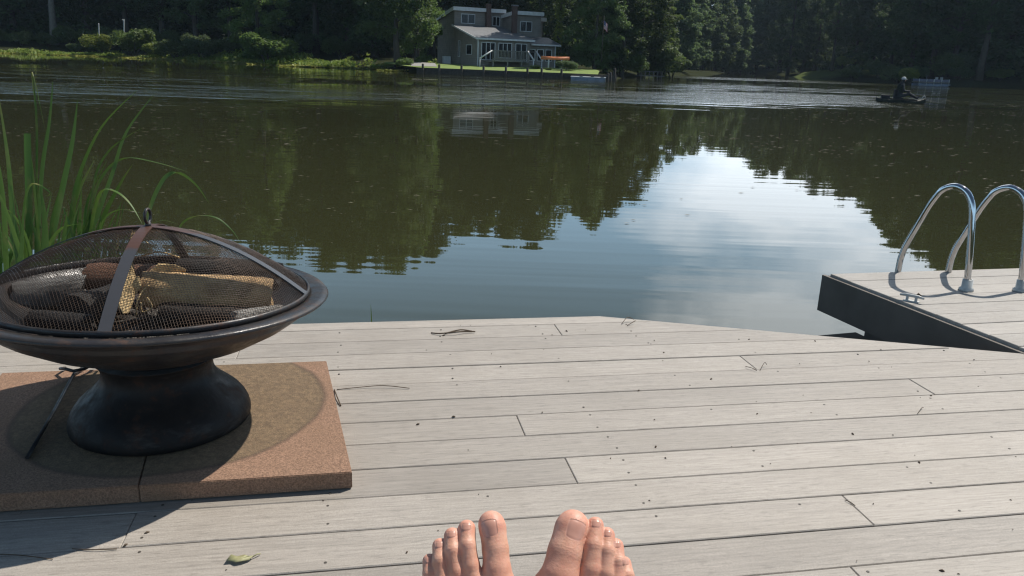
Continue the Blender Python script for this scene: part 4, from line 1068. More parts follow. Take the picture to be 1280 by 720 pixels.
# small mooring cleat by the dock edge
c_ = Vector(at(1139, 377, .012))
cl = thing('cleat', c_, 'small grey mooring cleat on the edge of the second dock', 'cleat', rz=radians(-40))
mb = MB(); mb.tube([(-.055, 0, .026), (-.03, 0, .03), (.03, 0, .03), (.055, 0, .026)], [.005, .008, .008, .005], 8)
mb.box((-.02, 0, .012), (.012, .014, .03), bev=.002); mb.box((.02, 0, .012), (.012, .014, .03), bev=.002); mb.box((0, 0, .003), (.07, .03, .006), bev=.001)
mb.build('horn', MT['plastic_pale'], cl)
p = at(1148, 371, .012); mb = MB(); mb.tube([(-.012, 0, .004), (0, .004, .014), (.014, -.003, .005)], [.004, .006, .003], 6); mb.tube([(.0, .0, .012), (.012, .012, .003)], [.004, .002], 5)
o = mb.build('bark_chip', MT['twig']); o.location = p; tag(o, 'dark curled scrap of bark lying beside the mooring cleat', 'bark chip')

# paver slabs under the fire bowl
tr_, br_ = Vector(at(408, 451, .05)), Vector(at(440, 590, .05)); 
fl_ = Vector(at(0, 618, .05)); fdir = (fl_-br_); fdir.z = 0; fdir.normalize(); bdir = (tr_-br_); bdir.z = 0; Lp = bdir.length; bdir.normalize()
sm_ = Vector(at(175, 603, .05)); w1 = (sm_-br_).dot(fdir)
PV = 'terracotta slabs under the fire bowl'
for k, (a, b, lab) in enumerate(((0, w1-.0006, 'terracotta paver with a round sandy stain at the open right side of the fire bowl'), (w1+.0006, 2*w1, 'terracotta paver on the left side of the fire bowl mostly in its shadow'))):
    pl = [br_+fdir*a, br_+fdir*b, br_+fdir*b+bdir*Lp, br_+fdir*a+bdir*Lp]
    bm = bmesh.new(); vv = [bm.verts.new((p.x, p.y, .003)) for p in pl]; f0 = bm.faces.new(vv)
    if f0.normal.z < 0 : f0.normal_flip()
    r = bmesh.ops.extrude_face_region(bm, geom=[f0]); bmesh.ops.translate(bm, verts=[v for v in r['geom'] if isinstance(v, bmesh.types.BMVert)], vec=(0, 0, .047))
    bmesh.ops.recalc_face_normals(bm, faces=bm.faces[:]); bmesh.ops.bevel(bm, geom=bm.edges[:], offset=.002, segments=2, affect='EDGES')
    bmesh.ops.subdivide_edges(bm, edges=[e for e in bm.edges if e.calc_length() > .2], cuts=30, use_grid_fill=True)
    me = bpy.data.meshes.new('paver_slab'); bm.to_mesh(me); bm.free(); me.materials.append(MT['pad'])
    o = bpy.data.objects.new('paver_slab', me); COL.objects.link(o); tag(o, lab, 'paver', PV)

# fire bowl
FC = Vector((-1.004, 2.092, .05)); TLT = Euler((radians(-2.6), radians(1.3), 0)).to_matrix().to_4x4()
fp_ = thing('fire_bowl', FC, 'dark iron fire bowl on a flared pedestal with a domed mesh spark screen', 'fire pit')
mb = MB(); mb.lathe([(.0005, .0), (.236, .0), (.244, .005), (.245, .018), (.242, .032), (.235, .048), (.222, .066), (.204, .083), (.184, .1), (.167, .117), (.155, .133), (.149, .15), (.148, .166), (.152, .18), (.16, .193), (.168, .2), (.0005, .204)], 64)
mb.build('pedestal', MT['iron_base'], fp_)
RZ = .385; RR = .480
def tilt(o): o.data.transform(Matrix.Translation((0, 0, RZ-.05)) @ TLT @ Matrix.Translation((0, 0, -(RZ-.05)))); return o
ZR = RZ                                                     # rim height over the paver
inner = [(.0005, ZR-.18), (.1, ZR-.168), (.2, ZR-.14), (.3, ZR-.095), (.37, ZR-.055), (.41, ZR-.022), (.424, ZR-.006)]
prof = inner + [(.434, ZR-.003), (.460, ZR+.001), (.475, ZR-.001), (RR, ZR-.007), (.475, ZR-.012), (.450, ZR-.012), (.436, ZR-.018), (.425, ZR-.034), (.419, ZR-.040), (.419, ZR-.047), (.409, ZR-.056), (.37, ZR-.085), (.3, ZR-.124), (.2, ZR-.164), (.13, ZR-.184), (.0005, ZR-.186)]
mb = MB(); mb.lathe(prof, 96); bowl = tilt(mb.build('bowl', MT['iron'], fp_))
SR = .424; SH = .172
def dome(r): return ZR+.004+SH*(1-(r/SR)**1.9)
scr = MB(); scr.lathe([(SR-.004, ZR-.004), (SR+.003, ZR-.003), (SR+.004, ZR+.006), (SR+.001, ZR+.012), (SR-.004, ZR+.011), (SR-.004, ZR-.004)], 96)
screen = tilt(scr.build('spark_screen', MT['iron'], fp_))
wm = MB(); P_ = .0068
for ang in (radians(38), radians(-52)):
    c, s = cos(ang), sin(ang)
    k = -int(SR/P_)
    while k*P_ < SR:
        d = k*P_; k += 1
        if abs(d) >= SR-.002: continue
        hl = sqrt(SR*SR-d*d); n = max(6, int(hl*2/.026)); pts = []
        for i in range(n+1):
            q = -hl+2*hl*i/n; x, y = d*c-q*s, d*s+q*c; pts.append((x, y, dome(min(SR, math.hypot(x, y)))+(.0007 if i % 2 else -.0007)))
        wm.tube(pts, .00064, 3, caps=False)
tilt(wm.build('wire_mesh', MT['wire'], screen))
for ph in (radians(-79), radians(4), radians(101), radians(184)):
    sb = MB(); vs, fs = [], []; n = 20
    ra, ta = Vector((cos(ph), sin(ph), 0)), Vector((-sin(ph), cos(ph), 0))
    for i in range(n+1):
        r = .006+(SR+.002-.006)*i/n; z = dome(min(r, SR))+.003
        for w, h in ((-.0145, 0), (.0145, 0), (.0145, .003), (-.0145, .003)): p = ra*r+ta*w+Vector((0, 0, z+h)); vs.append(p)
    for i in range(n):
        for k in range(4): fs.append((i*4+k, i*4+(k+1) % 4, i*4+4+(k+1) % 4, i*4+4+k))
    fs += [(3, 2, 1, 0), (n*4, n*4+1, n*4+2, n*4+3)]
    o = sb.add(vs, fs).build('strap', MT['strap'], screen)
    o.data.transform(Matrix.Translation((0, 0, -.42))); tilt_m = Matrix.Translation((0, 0, RZ-.05)) @ TLT @ Matrix.Translation((0, 0, -(RZ-.05)))
    o.data.transform(Matrix.Translation((0, 0, .42))); o.data.transform(tilt_m)
    # keep the strap's own height in its coordinates for the rust line
    o.data.transform(Matrix.Translation((0, 0, -.40))); o.location = (0, 0, .40)
mb = MB(); mb.tube([(0, .0, dome(0)+.002), (0, 0, dome(0)+.016)], .008, 10)
mb.tube([(.0, .017*cos(a), dome(0)+.033+.019*sin(a)) for a in np.linspace(-pi/2, 1.5*pi, 25)], .0042, 8, caps=False)
o = tilt(mb.build('lifting_ring', MT['iron'], screen)); 
# ash bed and firewood
bmx = bmesh.new(); bmesh.ops.create_circle(bmx, cap_ends=True, cap_tris=True, segments=40, radius=.262); bmesh.ops.subdivide_edges(bmx, edges=bmx.edges[:], cuts=7)
rs_ = random.Random(6)
for v in bmx.verts:
    r = v.co.length; v.co.z = ZR-.108+.03*max(0, 1-(r/.262)**2)+rs_.uniform(-.008, .008)
me = bpy.data.meshes.new('ash_bed'); bmx.to_mesh(me); bmx.free(); me.materials.append(MT['ash']); o = bpy.data.objects.new('ash_bed', me); COL.objects.link(o); o.location = FC
tag(o, 'bed of grey ash and charred bits in the fire bowl', 'ash', kind='stuff')
def log(p0, p1, r0_, r1_, mat, label, seed, endm='log_tan', lump=.085, nseg=14, nk=18, squash=1.):
    g = np.random.default_rng(seed); p0, p1 = Vector(p0), Vector(p1); ax = (p1-p0); ln = ax.length; ax.normalize()
    o = thing('firewood_log', (p0+p1)/2, label, 'log', 'firewood in the fire bowl'); o.rotation_mode = 'QUATERNION'; o.rotation_quaternion = Vector((1, 0, 0)).rotation_difference(ax)
    w = [g.normal(0, lump/(j+1), 2) for j in range(5)]
    vs, fs = [], []
    for i in range(nseg+1):
        x = (i/nseg-.5)*ln
        for k in range(nk):
            a = 2*pi*k/nk; r = (r0_+(r1_-r0_)*i/nseg)*(1+sum(w[j][0]*cos((j+1)*a+w[j][1]*20+x*6) for j in range(5))+g.normal(0, .022))
            if i in (0, nseg): r *= .93
            vs.append((x+(g.normal(0, .004) if i in (0, nseg) else 0), r*cos(a), r*sin(a)*squash))
    for i in range(nseg):
        for k in range(nk): fs.append((i*nk+k, i*nk+(k+1) % nk, (i+1)*nk+(k+1) % nk, (i+1)*nk+k))
    MB().add(vs, fs, True).build('bark', MT[mat], o)
    for i, sg in ((0, -1), (nseg, 1)):
        e = MB(); ring = [vs[i*nk+k] for k in range(nk)]; e.add(ring+[(ring[0][0]-sg*.004, 0, 0)], [(k, (k+1) % nk, nk) if sg > 0 else ((k+1) % nk, k, nk) for k in range(nk)])
        e.build('cut_end', MT[endm], o)
    return o
Zl = FC.z+ZR
def lp(x, y, z): return (FC.x+x, FC.y+y, FC.z+z)
def pxl(px, py, dy):                                        # photo point on the upright plane dy behind the bowl centre
    return aty(px, py, FC.y+dy)
log(pxl(178, 361, -.03), pxl(340, 366, .06), .052, .046, 'log_tan', 'large tan log lying across the right half of the fire bowl', 1)
log(pxl(18, 372, .02), pxl(106, 362, .10), .044, .046, 'log_grey', 'ashen grey barked log at the left of the fire bowl', 2, 'char')
log(pxl(94, 386, -.14), pxl(150, 368, .1), .044, .042, 'char', 'charred log whose round black end faces out left of the front strap', 3, 'char')
log(pxl(112, 347, .16), pxl(215, 350, .2), .050, .045, 'log_brown', 'reddish brown log at the back left of the fire bowl', 4, 'char')
log(pxl(200, 392, -.06), pxl(330, 398, -.02), .034, .03, 'char', 'thin charred log under the large tan log', 5, 'char')
log(pxl(225, 340, .2), pxl(350, 346, .2), .044, .04, 'char', 'blackened log at the back right behind the large tan log', 6, 'char')
log(pxl(40, 402, -.16), pxl(112, 405, -.22), .03, .026, 'char', 'short black log at the front left of the ash bed', 8, 'char')
log(pxl(290, 400, -.14), pxl(352, 390, -.02), .024, .02, 'log_grey', 'small grey ashen stick at the front right of the ash bed', 9, 'log_grey')
def shard(P, wid, thick, mat, label, seed):
    g = random.Random(seed); P = [Vector(p) for p in P]; n = len(P)
    vs, fs = [], []; nrm = Vector((.25, -.9, .3)).normalized()
    for i, p in enumerate(P):
        tdir = (P[min(i+1, n-1)]-P[max(i-1, 0)]).normalized(); sd_ = tdir.cross(nrm).normalized(); w = wid[i]
        for a, b in ((-w, -thick), (w, -thick), (w*.8, thick), (-w*.7, thick)): vs.append(p+sd_*(a+g.uniform(-.002, .002))+nrm*(b+g.uniform(-.002, .002)))
    for i in range(n-1):
        for k in range(4): fs.append((i*4+k, i*4+(k+1) % 4, i*4+4+(k+1) % 4, i*4+4+k))
    fs += [(3, 2, 1, 0), tuple((n-1)*4+k for k in range(4))]
    o = MB().add(vs, fs).build('wood_splinter', MT[mat], origin=P[0]); tag(o, label, 'splinter'); return o
shard([pxl(157, 392, -.16), pxl(155, 375, -.13), pxl(160, 350, -.08), pxl(160, 320, -.02), pxl(167, 288, .03)], [.006, .022, .017, .010, .004], .006, 'splint', 'long bright yellow split of wood standing up behind the front strap', 1)
shard([pxl(182, 345, .0), pxl(200, 336, .01), pxl(218, 335, .01), pxl(232, 338, .02)], [.004, .017, .012, .003], .006, 'splint', 'short bright splinter lying on top of the large tan log', 2)
shard([pxl(165, 372, -.1), pxl(170, 356, -.09), pxl(172, 345, -.08)], [.004, .012, .003], .004, 'splint', 'small bright splinter beside the left end of the large tan log', 3)
gp_ = MB()
for P in ([(170, 395, -.12), (172, 375, -.12), (180, 362, -.1), (186, 357, -.1)], [(176, 378, -.12), (178, 390, -.12), (190, 384, -.12), (184, 372, -.12)], [(176, 320, -.02), (200, 315, 0), (225, 322, .02)], [(180, 300, .02), (188, 308, .0), (190, 316, 0)]):
    gp_.tube([pxl(*q) for q in smoothpts(P, 5)], .0022, 5)
tag(gp_.build('dry_grass', MT['splint'], origin=pxl(175, 385, -.12)), 'few curled dry grass stalks among the firewood', 'dry grass')

# rod leaning against the paver in the shade and a forked twig
mb = MB(); pa, pb_ = Vector(at(34, 572, .056)), Vector(at(92, 468, .058))
mb.tube([pa, (pa+pb_)/2+Vector((.004, 0, .002)), pb_, pb_+Vector((.008, .05, .006))], .0055, 6)
hk = [pb_+Vector(q) for q in ((-.055, .05, .0), (-.05, .015, .012), (-.02, -.005, .02), (.0, .0, .012), (.03, .012, .015), (.045, .05, .022), (.042, .075, .02))]
mb.tube(hk, .0055, 6); mb.tube([hk[5], hk[5]+Vector((.022, .02, .005)), hk[5]+Vector((.026, -.03, 0))], .005, 6)
tag(mb.build('fire_poker', MT['iron'], origin=(pa+pb_)/2), 'thin dark fire poker with a hooked end lying on the left paver in the shade', 'fire poker')

# bits lying on the deck
def lay(name, P, r, mat, label, cat, z=.003, group=None, n=6):
    mb = MB(); r = r*.6
    for Q in P: mb.tube([Vector(at(x, y, z))+Vector((0, 0, dz)) for x, y, dz in smoothpts(Q, 4)], r, n)
    o = mb.build(name, MT[mat], origin=at(*P[0][0][:2], 0)); tag(o, label, cat, group); return o
lay('dry_twig', [[(539, 416, 0), (550, 418, .004), (568, 418, .01), (580, 416, .006), (594, 415, .002)], [(556, 417, .0), (575, 414, .006), (590, 414, .0)]], .0045, 'twig', 'dark curled strip of bark near the far edge of the deck', 'twig')
lay('dry_twig', [[(421, 487, 0), (450, 485, .003), (480, 484, .006), (512, 486, .002)]], .0022, 'twig', 'thin long twig on the boards right of the paver corner', 'twig')
lay('dry_twig', [[(418, 487, 0), (421, 497, .006), (426, 507, .0)]], .0035, 'twig', 'short bent twig against the right edge of the paver', 'twig')
lay('dry_twig', [[(932, 458, 0), (940, 462, .006), (946, 464, .002)], [(950, 463, 0), (955, 457, .012), (958, 458, .008)]], .002, 'twig', 'forked wisp of dry grass on the right half of the deck', 'twig')
lay('dry_twig', [[(1056, 625, 0), (1062, 628, .002), (1069, 632, 0)]], .0018, 'twig', 'straight splinter lying at a board end on the right of the deck', 'twig')
lay('dry_twig', [[(90, 686, 0), (120, 688, .002), (146, 686, 0)]], .0018, 'twig', 'thin dry stalk lying left of the pale fallen leaf', 'twig')
lay('dry_twig', [[(0, 693, 0), (25, 695, .002), (66, 699, 0)]], .0018, 'twig', 'single long stalk at the lower left of the deck', 'twig')
lay('dry_twig', [[(777, 405, 0), (784, 402, .02), (792, 402, .01)], [(784, 407, 0), (794, 404, .012)]], .0025, 'twig', 'thin curled stalk at the corner of the deck', 'twig')
lay('dry_twig', [[(1147, 517, 0), (1152, 511, .004), (1154, 510, .002)]], .0018, 'twig', 'tiny hooked stalk far right on the deck', 'twig')
# pale leaf
q = Vector(at(298, 703, .0)); g = np.random.default_rng(3)
out = [(-.026, .004), (-.02, .014), (-.006, .011), (.008, .017), (.02, .012), (.026, .018), (.03, .012), (.024, .002), (.014, -.006), (0, -.012), (-.012, -.006), (-.024, -.008)]
vs = [(0, 0, .008)]+[(x, y, .004+.006*abs(sin(i*1.3))) for i, (x, y) in enumerate(out)]
mb = MB().add(vs, [(0, 1+i, 1+(i+1) % len(out)) for i in range(len(out))], True); mb.tube([(.026, .012, .006), (.036, .022, .008), (.04, .028, .004)], .0015, 5)
o = mb.build('fallen_leaf', MT['deadleaf']); o.location = q; md = o.modifiers.new('t', 'SOLIDIFY'); md.thickness = .0006
tag(o, 'pale yellow green fallen leaf on the boards below the paver', 'leaf')
# crumbs of dirt
g = random.Random(23); mb = MB()
for i in range(260):
    s_, n_ = g.uniform(-3.4, 3.4), g.uniform(1.1, NE-.02)
    if n_ > NE-.03-max(0, s_-1.0)*math.tan(A1-AE): continue
    p = un(s_, n_); r = g.choice((.0012, .0012, .0016, .0022, .0032)); 
    if -1.9 < p[0] < -.36 and 1.8 < p[1] < 2.75: continue
    a = g.uniform(0, 6.28); mb.tube([(p[0]-r*cos(a)*1.8, p[1]-r*sin(a)*1.8, .0015), (p[0], p[1], .003), (p[0]+r*cos(a)*1.8, p[1]+r*sin(a)*1.8, .0015)], [r*.4, r, r*.4], 4)
tag(mb.build('crumbs', MT['twig']), 'dark crumbs of dirt and bark scattered over the boards', 'debris', kind='stuff')

# ------------------------------------------------------------------ reeds at the edge of the deck
def blade(mb, P, w, Y, dy=0., twist=.5, seed=0, cut=False):
    g = random.Random(seed); Q = smoothpts([tuple(aty(x, y, Y+dy*i)) for i, (x, y) in enumerate(P)], 5)
    Q = [Vector(q) for q in Q]; n = len(Q); vs, fs = [], []; tw0 = g.uniform(-.7, .7)
    for i, p in enumerate(Q):
        tt = i/(n-1); T = (Q[min(i+1, n-1)]-Q[max(i-1, 0)]).normalized()
        a = tw0+twist*tt*g.choice((1,)); sd_ = Vector((cos(a), sin(a), 0)); sd_ = (sd_-T*sd_.dot(T)).normalized(); nn = T.cross(sd_)
        ww = w*.8*(min(1, .75+.9*tt) if tt < .3 else 1)*(1 if cut else max(.03, (1-max(0, (tt-.35)/.65)**1.8)))
        vs += [p-sd_*ww, p+nn*ww*.28, p+sd_*ww]
    for i in range(n-1): fs += [(i*3, i*3+1, i*3+4, i*3+3), (i*3+1, i*3+2, i*3+5, i*3+4)]
    mb.add(vs, fs, True)
RD = 'clumps of reeds growing at the edge of the deck'
def clump(label, blades, loc, seed):
    mb = MB()
    for i, (P, w, Y, dy, *c) in enumerate(blades):
        P = list(P); b = P[0]
        P = [(b[0]+(b[0]-P[1][0])*.5, b[1]+150)]+P if b[1] > 300 else P
        blade(mb, P, w, Y, dy, seed=seed+i, cut=bool(c))
    th = thing('reed_clump', loc, label, 'reeds', RD)
    o = mb.build('blade', MT['reed']); o.data.transform(Matrix.Translation(-Vector(loc))); o.parent = th
g = random.Random(2)
left = [([(16, 350), (16, 280), (10, 200), (-3, 112)], .020, 3.15, .02), ([(36, 350), (36, 250), (34, 167)], .018, 3.2, .01, 1), ([(58, 345), (75, 250), (90, 180), (97, 124)], .019, 3.3, .02),
        ([(46, 345), (52, 220), (62, 150), (66, 100)], .013, 3.35, .01), ([(80, 330), (88, 280), (97, 225), (126, 160), (172, 112)], .012, 3.45, .03), ([(66, 340), (64, 300), (66, 270), (78, 225)], .012, 3.2, .0),
        ([(8, 345), (4, 250), (-6, 180)], .016, 3.1, .0), ([(52, 345), (44, 250), (38, 195), (30, 175)], .008, 3.2, .02), ([(26, 345), (30, 260), (40, 230), (62, 240), (58, 246)], .006, 3.1, .0),
        ([(86, 330), (92, 260), (104, 215)], .016, 3.5, .02), ([(74, 338), (84, 290), (98, 240), (118, 200)], .016, 3.55, .02), ([(50, 345), (72, 290), (100, 280)], .010, 3.1, .0),
        ([(30, 345), (20, 300), (4, 255), (-8, 230)], .014, 3.0, .0), ([(40, 345), (34, 300), (18, 270), (8, 262)], .010, 3.05, .0), ([(96, 330), (104, 300), (110, 250), (134, 200)], .014, 3.5, .01),
        ([(-10, 345), (-14, 240), (-22, 150)], .016, 3.2, .0), ([(56, 345), (56, 280), (50, 230)], .017, 3.0, .0), ([(22, 350), (26, 320), (30, 265)], .018, 2.98, .0), ([(70, 340), (78, 310), (84, 262)], .018, 3.08, .0),
        ([(44, 345), (46, 160), (40, 90), (57, 165)], .006, 3.4, .0)]
for i in range(52):
    x = g.uniform(-30, 100); y1 = g.uniform(240, 328); left.append(([(x, 348), (x+g.uniform(-4, 8), (348+y1)/2), (x+g.uniform(-12, 22), y1)], g.uniform(.007, .016), g.uniform(3.0, 3.6), g.uniform(0, .03)))
clump('dense clump of tall green reeds at the far left beside the fire bowl', left, (-1.75, 3.2, WZ), 1)
right = [([(108, 320), (122, 270), (141, 215), (158, 165), (193, 117)], .015, 3.4, .02), ([(105, 320), (112, 265), (128, 220), (155, 198), (195, 203), (238, 216)], .008, 3.4, .02),
         ([(175, 300), (183, 275), (193, 245), (208, 220), (226, 217), (246, 232), (261, 254)], .013, 3.4, .0), ([(112, 300), (118, 262), (128, 238), (146, 240), (163, 255), (178, 280)], .010, 3.3, -.03),
         ([(120, 320), (128, 275), (150, 230), (166, 205)], .018, 3.6, .0), ([(110, 300), (118, 225), (135, 190), (160, 170), (182, 158)], .006, 3.4, .02), ([(218, 300), (228, 279), (246, 270), (270, 272), (290, 288), (302, 306)], .006, 3.3, .0),
         ([(125, 310), (130, 275), (150, 262), (176, 266)], .005, 3.3, -.02), ([(100, 320), (100, 270), (102, 235)], .012, 3.3, .0), ([(96, 330), (110, 290), (124, 250), (126, 240)], .017, 3.4, .0), ([(160, 310), (172, 292), (200, 276), (222, 280)], .004, 3.3, .0)]
for i in range(16):
    x = g.uniform(95, 150); y1 = g.uniform(240, 320); right.append(([(x, 335), (x+g.uniform(0, 8), (335+y1)/2), (x+g.uniform(0, 24), y1)], g.uniform(.006, .014), g.uniform(3.2, 3.6), g.uniform(0, .03)))
clump('looser clump of arching reed blades leaning over the back of the fire bowl', right, (-1.35, 3.35, WZ), 100)
clump('single thin reed tip standing just beyond the straight deck edge', [([(464, 440), (464.5, 410), (463.5, 380)], .006, 3.3, .0)], (-.58, 3.3, WZ), 200)

# ------------------------------------------------------------------ the person's bare feet and legs
SC = .00076
OF = Vector(CP + (f_ + r_*0 - u_*(360/FPX))*.75)              # photo point (640, 720) at 0.75 m
TT = radians(21)
FM = np.stack([r_, u_*cos(TT)+f_*sin(TT), -f_*cos(TT)+u_*sin(TT)], 1)
def foot(toes, body, lo, hi, hh=1.7):
    lo = np.array(lo, float); hi = np.array(hi, float); n3 = np.ceil((hi-lo)/hh).astype(int)
    X = np.stack(np.meshgrid(*[lo[i]+hh*np.arange(n3[i]) for i in range(3)], indexing='ij'), -1)
    def field(X):
        B = None
        for a, b, q, w in body: d = cone(X, a, b, q, w); B = d if B is None else smin(B, d, 12)
        T = None
        for ch in toes:
            c = None
            for i in range(len(ch)-1):
                d = cone(X, ch[i][:3], ch[i+1][:3], ch[i][3], ch[i+1][3]); c = d if c is None else smin(c, d, 3)
            T = c if T is None else smin(T, c, 1.8)
        return smin(T, B, 7)
    D = field(X); V, F = surfnet(D, lo, hh); return V, F, D, lo, hh
#      (x, y, z, r) with x, y in photo pixels from (640, 720), z towards the eye
LT = [[(-17, -30, -2, 21), (-19, 8, 0, 17.0), (-21, 32, -1, 16.0), (-25, 58, -4, 16.5), (-26.5, 63, -5, 15.5)],
      [(-46, -14, -2, 13), (-52, 12, 3, 11), (-56.5, 36, 4, 11), (-58, 57, -4, 10.5)],
      [(-62, -22, -4, 12), (-70, 6, 2, 10.2), (-75, 30, 3, 10.2), (-76.5, 48, -5, 10)],
      [(-78, -30, -7, 11), (-86, -4, -1, 9.8), (-90.5, 18, 0, 9.8), (-92, 36, -8, 9.3)],
      [(-94, -40, -12, 11), (-99, -16, -6, 10), (-103, 2, -5, 9.5), (-105, 18, -12, 8.6)]]
LB = [((-20, -32, -8), (-34, -110, 10), 24, 28), ((-48, -30, -6), (-46, -120, 14), 19, 26), ((-72, -36, -10), (-60, -120, 6), 17, 24), ((-92, -48, -16), (-72, -120, -6), 14, 22), ((-46, -110, 10), (-48, -190, 12), 34, 42), ((-48, -190, 12), (-48, -215, -60), 40, 38)]
RT = [[(50, -34, -2, 25), (60, 0, 1, 23.0), (67, 28, 1, 21.2), (76, 56, -4, 20.5), (78, 60, -5, 19.5)],
      [(92, -16, 0, 14), (99, 8, 4, 12.6), (103, 36, 4, 11.8), (107, 61, -4, 10.2)],
      [(110, -22, -3, 12), (116, 4, 3, 10.6), (119.5, 30, 3, 10.2), (121.5, 49, -5, 9.6)],
      [(126, -30, -7, 11), (131, -4, -1, 10.2), (133.5, 17, -1, 9.8), (133, 36, -8, 9)],
      [(138, -40, -12, 11), (143, -18, -6, 10.5), (144.5, 0, -6, 9.6), (143, 15, -12, 8.4)]]
RB_ = [((52, -36, -8), (70, -110, 10), 27, 29), ((94, -32, -6), (86, -120, 14), 20, 26), ((114, -38, -10), (100, -120, 6), 17, 24), ((134, -50, -16), (112, -120, -6), 14, 22), ((84, -110, 10), (88, -190, 12), 34, 42), ((88, -190, 12), (88, -215, -60), 40, 38)]
def toworld(V): return np.asarray(OF)+(np.asarray(V)*SC) @ FM.T
Vs, Fs, Bl, n0 = [], [], [], 0; nails = []; KY, KW = [], []
up_ = lambda B: [((a[0]+(0 if i > 3 else .2*(a[0]-b[0])), a[1]+(0 if i > 3 else 20), a[2]), b, q*(1 if i > 3 else .94), w) for i, (a, b, q, w) in enumerate(B)]
LB, RB_ = up_(LB), up_(RB_)
fat = lambda T: [[(*p[:3], p[3]*(1.08 if i >= len(ch)-1 else .98 if (i == len(ch)-2 and len(ch) == 4) else 1.04)) for i, p in enumerate(ch)] for ch in T]
LT, RT = fat(LT), fat(RT)
YS = 1.0
def ys(p): return (p[0], p[1]*YS if p[1] > -60 else p[1]-60*(YS-1), *p[2:])
LT, RT = [[ys(p) for p in ch] for ch in LT], [[ys(p) for p in ch] for ch in RT]
LB, RB_ = [(ys(a), ys(b), q, w) for a, b, q, w in LB], [(ys(a), ys(b), q, w) for a, b, q, w in RB_]
for toes, body, lo, hi in ((LT, LB, (-135, -280, -110), (15, 105, 70)), (RT, RB_, (10, -280, -110), (175, 105, 70))):
    V, F, D, lo_, hh_ = foot(toes, body, lo, hi)
    Vs.append(toworld(V)); Fs.append(F+n0); n0 += len(V)
    bl = np.zeros(len(V))
    for ch in toes: tp = np.array(ch[-1][:3]); bl = np.maximum(bl, np.clip(1.15-np.linalg.norm(V-tp, axis=1)/(ch[-1][3]*1.35), 0, 1))
    for ch in toes[:1]: bl = np.maximum(bl, .5*np.clip(1-np.linalg.norm(V-np.array(ch[1][:3]), axis=1)/(ch[1][3]*1.6), 0, 1))
    Bl.append(bl)
    ky, kw = np.zeros(len(V)), np.zeros(len(V))
    for ch in toes:
        k0, k1 = np.array(ch[-1][:3], float), np.array(ch[-2 if len(ch) == 4 else -3][:3], float); ax = (k0-k1)/np.linalg.norm(k0-k1); q = V-k1
        s_ = q@ax; dd = np.linalg.norm(q-s_[:, None]*ax, axis=1); w = np.clip(1-np.abs(s_+2)/11, 0, 1)*np.clip(1.6-dd/ch[-2][3], 0, 1)*(q[:, 2] > 0)
        k = w > kw; ky[k] = s_[k]; kw[k] = w[k]*(.45 if ch is toes[0] else .45)
    KY.append(ky); KW.append(kw)
    for j, ch in enumerate(toes):
        a, b = np.array(ch[-2 if j else -3][:3], float), np.array(ch[-1][:3], float); ax = (b-a); ax /= np.linalg.norm(ax); r = ch[-1][3]
        lead = {0: (11.0, 12.0, -6.0), 1: (6.6, 5.2, 1.5)}.get(j, (5.4, 4.4, 1.5)); 
        if toes is RT and j == 0: lead = (13, 14, -5)
        lx = {True: 4.0, False: -3.0}[toes is RT] if j == 0 else 0.
        tx = ax[:2]/np.linalg.norm(ax[:2]); px_ = np.array([tx[1], -tx[0]])
        grid = []; nu, nv = 9, 10
        for iv in range(nv):
            for iu in range(nu):
                u = (iu/(nu-1)*2-1); v = (iv/(nv-1)*2-1); k = 1-.18*max(0, -v)**3
                e_ = (1-.25*abs(u)**3) 
                grid.append(b[:2]+px_*(u*lead[0]*k+lx)+tx*(lead[2]+v*lead[1]*e_))
        grid = np.array(grid)
        # drop the patch on to the toe from the eye's side
        zz_ = np.full(len(grid), np.nan); zs = np.arange(hi[2]-2, lo[2], -.6)
        gi = (grid-lo_[:2])/hh_
        for q in range(len(grid)):
            i0 = np.floor(gi[q]).astype(int); fr = gi[q]-i0
            col = sum(D[i0[0]+a_, i0[1]+b_]*(fr[0] if a_ else 1-fr[0])*(fr[1] if b_ else 1-fr[1]) for a_ in (0, 1) for b_ in (0, 1))
            ins = np.nonzero(col < 0)[0]
            if len(ins): k = ins[-1]; zz_[q] = lo_[2]+hh_*(k+ (col[k]/(col[k]-col[k+1]) if k+1 < len(col) else 0))
        if np.isnan(zz_).any(): zz_[np.isnan(zz_)] = np.nanmin(zz_)
        uv = np.array([max(abs(iu/(nu-1)*2-1), abs(iv/(nv-1)*2-1)) for iv in range(nv) for iu in range(nu)])
        top = np.concatenate([grid, (zz_+.75-1.0*uv**8)[:, None]], 1); bot = np.concatenate([grid, (zz_-1.5)[:, None]], 1)
        idn = np.arange(nu*nv).reshape(nv, nu); fq = [(idn[a_, c_], idn[a_, c_+1], idn[a_+1, c_+1], idn[a_+1, c_]) for a_ in range(nv-1) for c_ in range(nu-1)]
        bd = list(idn[0, :])+list(idn[1:, -1])+list(idn[-1, -2::-1])+list(idn[-2:0:-1, 0]); m_n = nu*nv
        fq += [(bd[i], bd[(i+1) % len(bd)], bd[(i+1) % len(bd)]+m_n, bd[i]+m_n) for i in range(len(bd))]
        nails.append((toworld(np.concatenate([top, bot])), fq))
V = np.concatenate(Vs); F = np.concatenate(Fs); bl = np.concatenate(Bl)
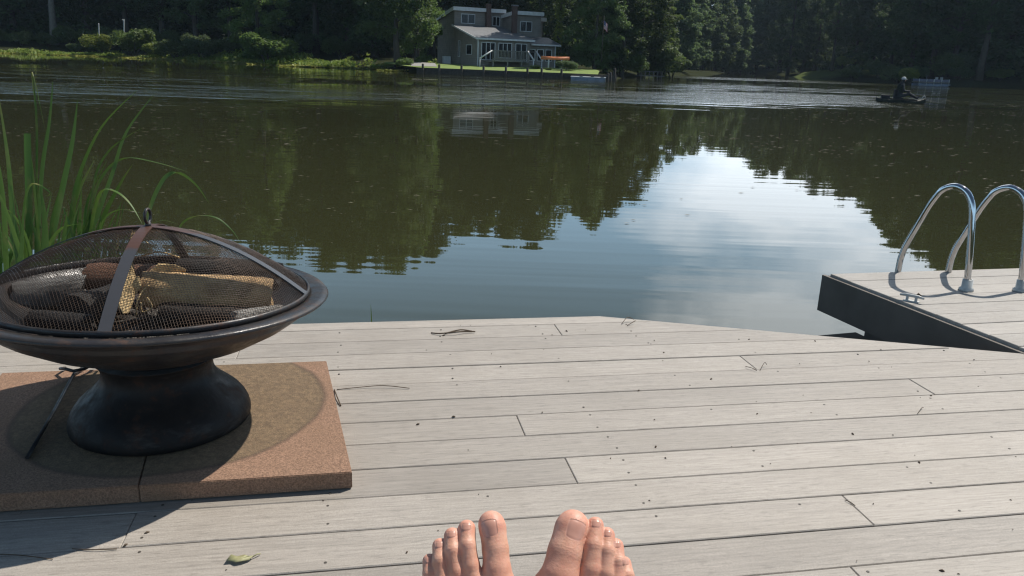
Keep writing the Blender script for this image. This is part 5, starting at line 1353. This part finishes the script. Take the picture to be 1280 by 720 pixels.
# lower legs and thighs carry on behind the frame
ex = MB()
for ax_, hx in ((-48, -.10), (88, .10)):
    an = Vector(toworld([[ax_, -205, -40]])[0]); kn = Vector((hx*1.1, .16, .74)); hpj = Vector((hx*.9, -.30, .52))
    ex.tube([an+(an-kn).normalized()*.02, an.lerp(kn, .15), an.lerp(kn, .55), an.lerp(kn, .85), kn, kn.lerp(hpj, .2), kn.lerp(hpj, .55), hpj], [.030, .036, .052, .055, .056, .062, .074, .085], 20)
nV = len(V)
V = np.concatenate([V, np.array(ex.v)]); me = bpy.data.meshes.new('person')
me.from_pydata(V.tolist(), [], F.tolist()+[tuple(i+nV for i in q) for q in ex.f]); me.polygons.foreach_set('use_smooth', [True]*len(me.polygons)); me.materials.append(MT['skin'])
a = me.attributes.new('blush', 'FLOAT', 'POINT'); a.data.foreach_set('value', np.concatenate([bl, np.zeros(len(ex.v))]).astype(np.float32))
for nm_, ar in (('knuckle_y', KY), ('knuckle_w', KW)):
    a = me.attributes.new(nm_, 'FLOAT', 'POINT'); a.data.foreach_set('value', np.concatenate(ar+[np.zeros(len(ex.v))]).astype(np.float32))
per = bpy.data.objects.new('person', me); COL.objects.link(per)
tag(per, 'person stretched out with two bare feet, toes up, at the bottom of the view', 'person')
for W_, fq in nails:
    MB().add(W_, fq, True).build('toenail', MT['nail'], per)
st = MB()
for hx in (-.10, .10): st.tube([(hx*1.0, .02, .66), (hx*.95, -.12, .60), (hx*.9, -.34, .51)], [.083, .093, .11], 20)
st.build('shorts', MT['denim'], per)

# ------------------------------------------------------------------ air
mb = MB(); mb.box((0, 500, 27), (1900, 2100, 64))
m, t, b = newmat('air'); t.nodes.remove(b); pv = N(t, 'ShaderNodeVolumePrincipled'); pv.inputs['Color'].default_value = (.6, .8, 1, 1); pv.inputs['Density'].default_value = .00016; pv.inputs['Anisotropy'].default_value = .25
t.links.new(pv.outputs[0], t.nodes['Material Output'].inputs['Volume'])
hz = mb.build('haze', m); tag(hz, 'thin bluish summer haze over the lake and the far trees', 'haze', kind='stuff')
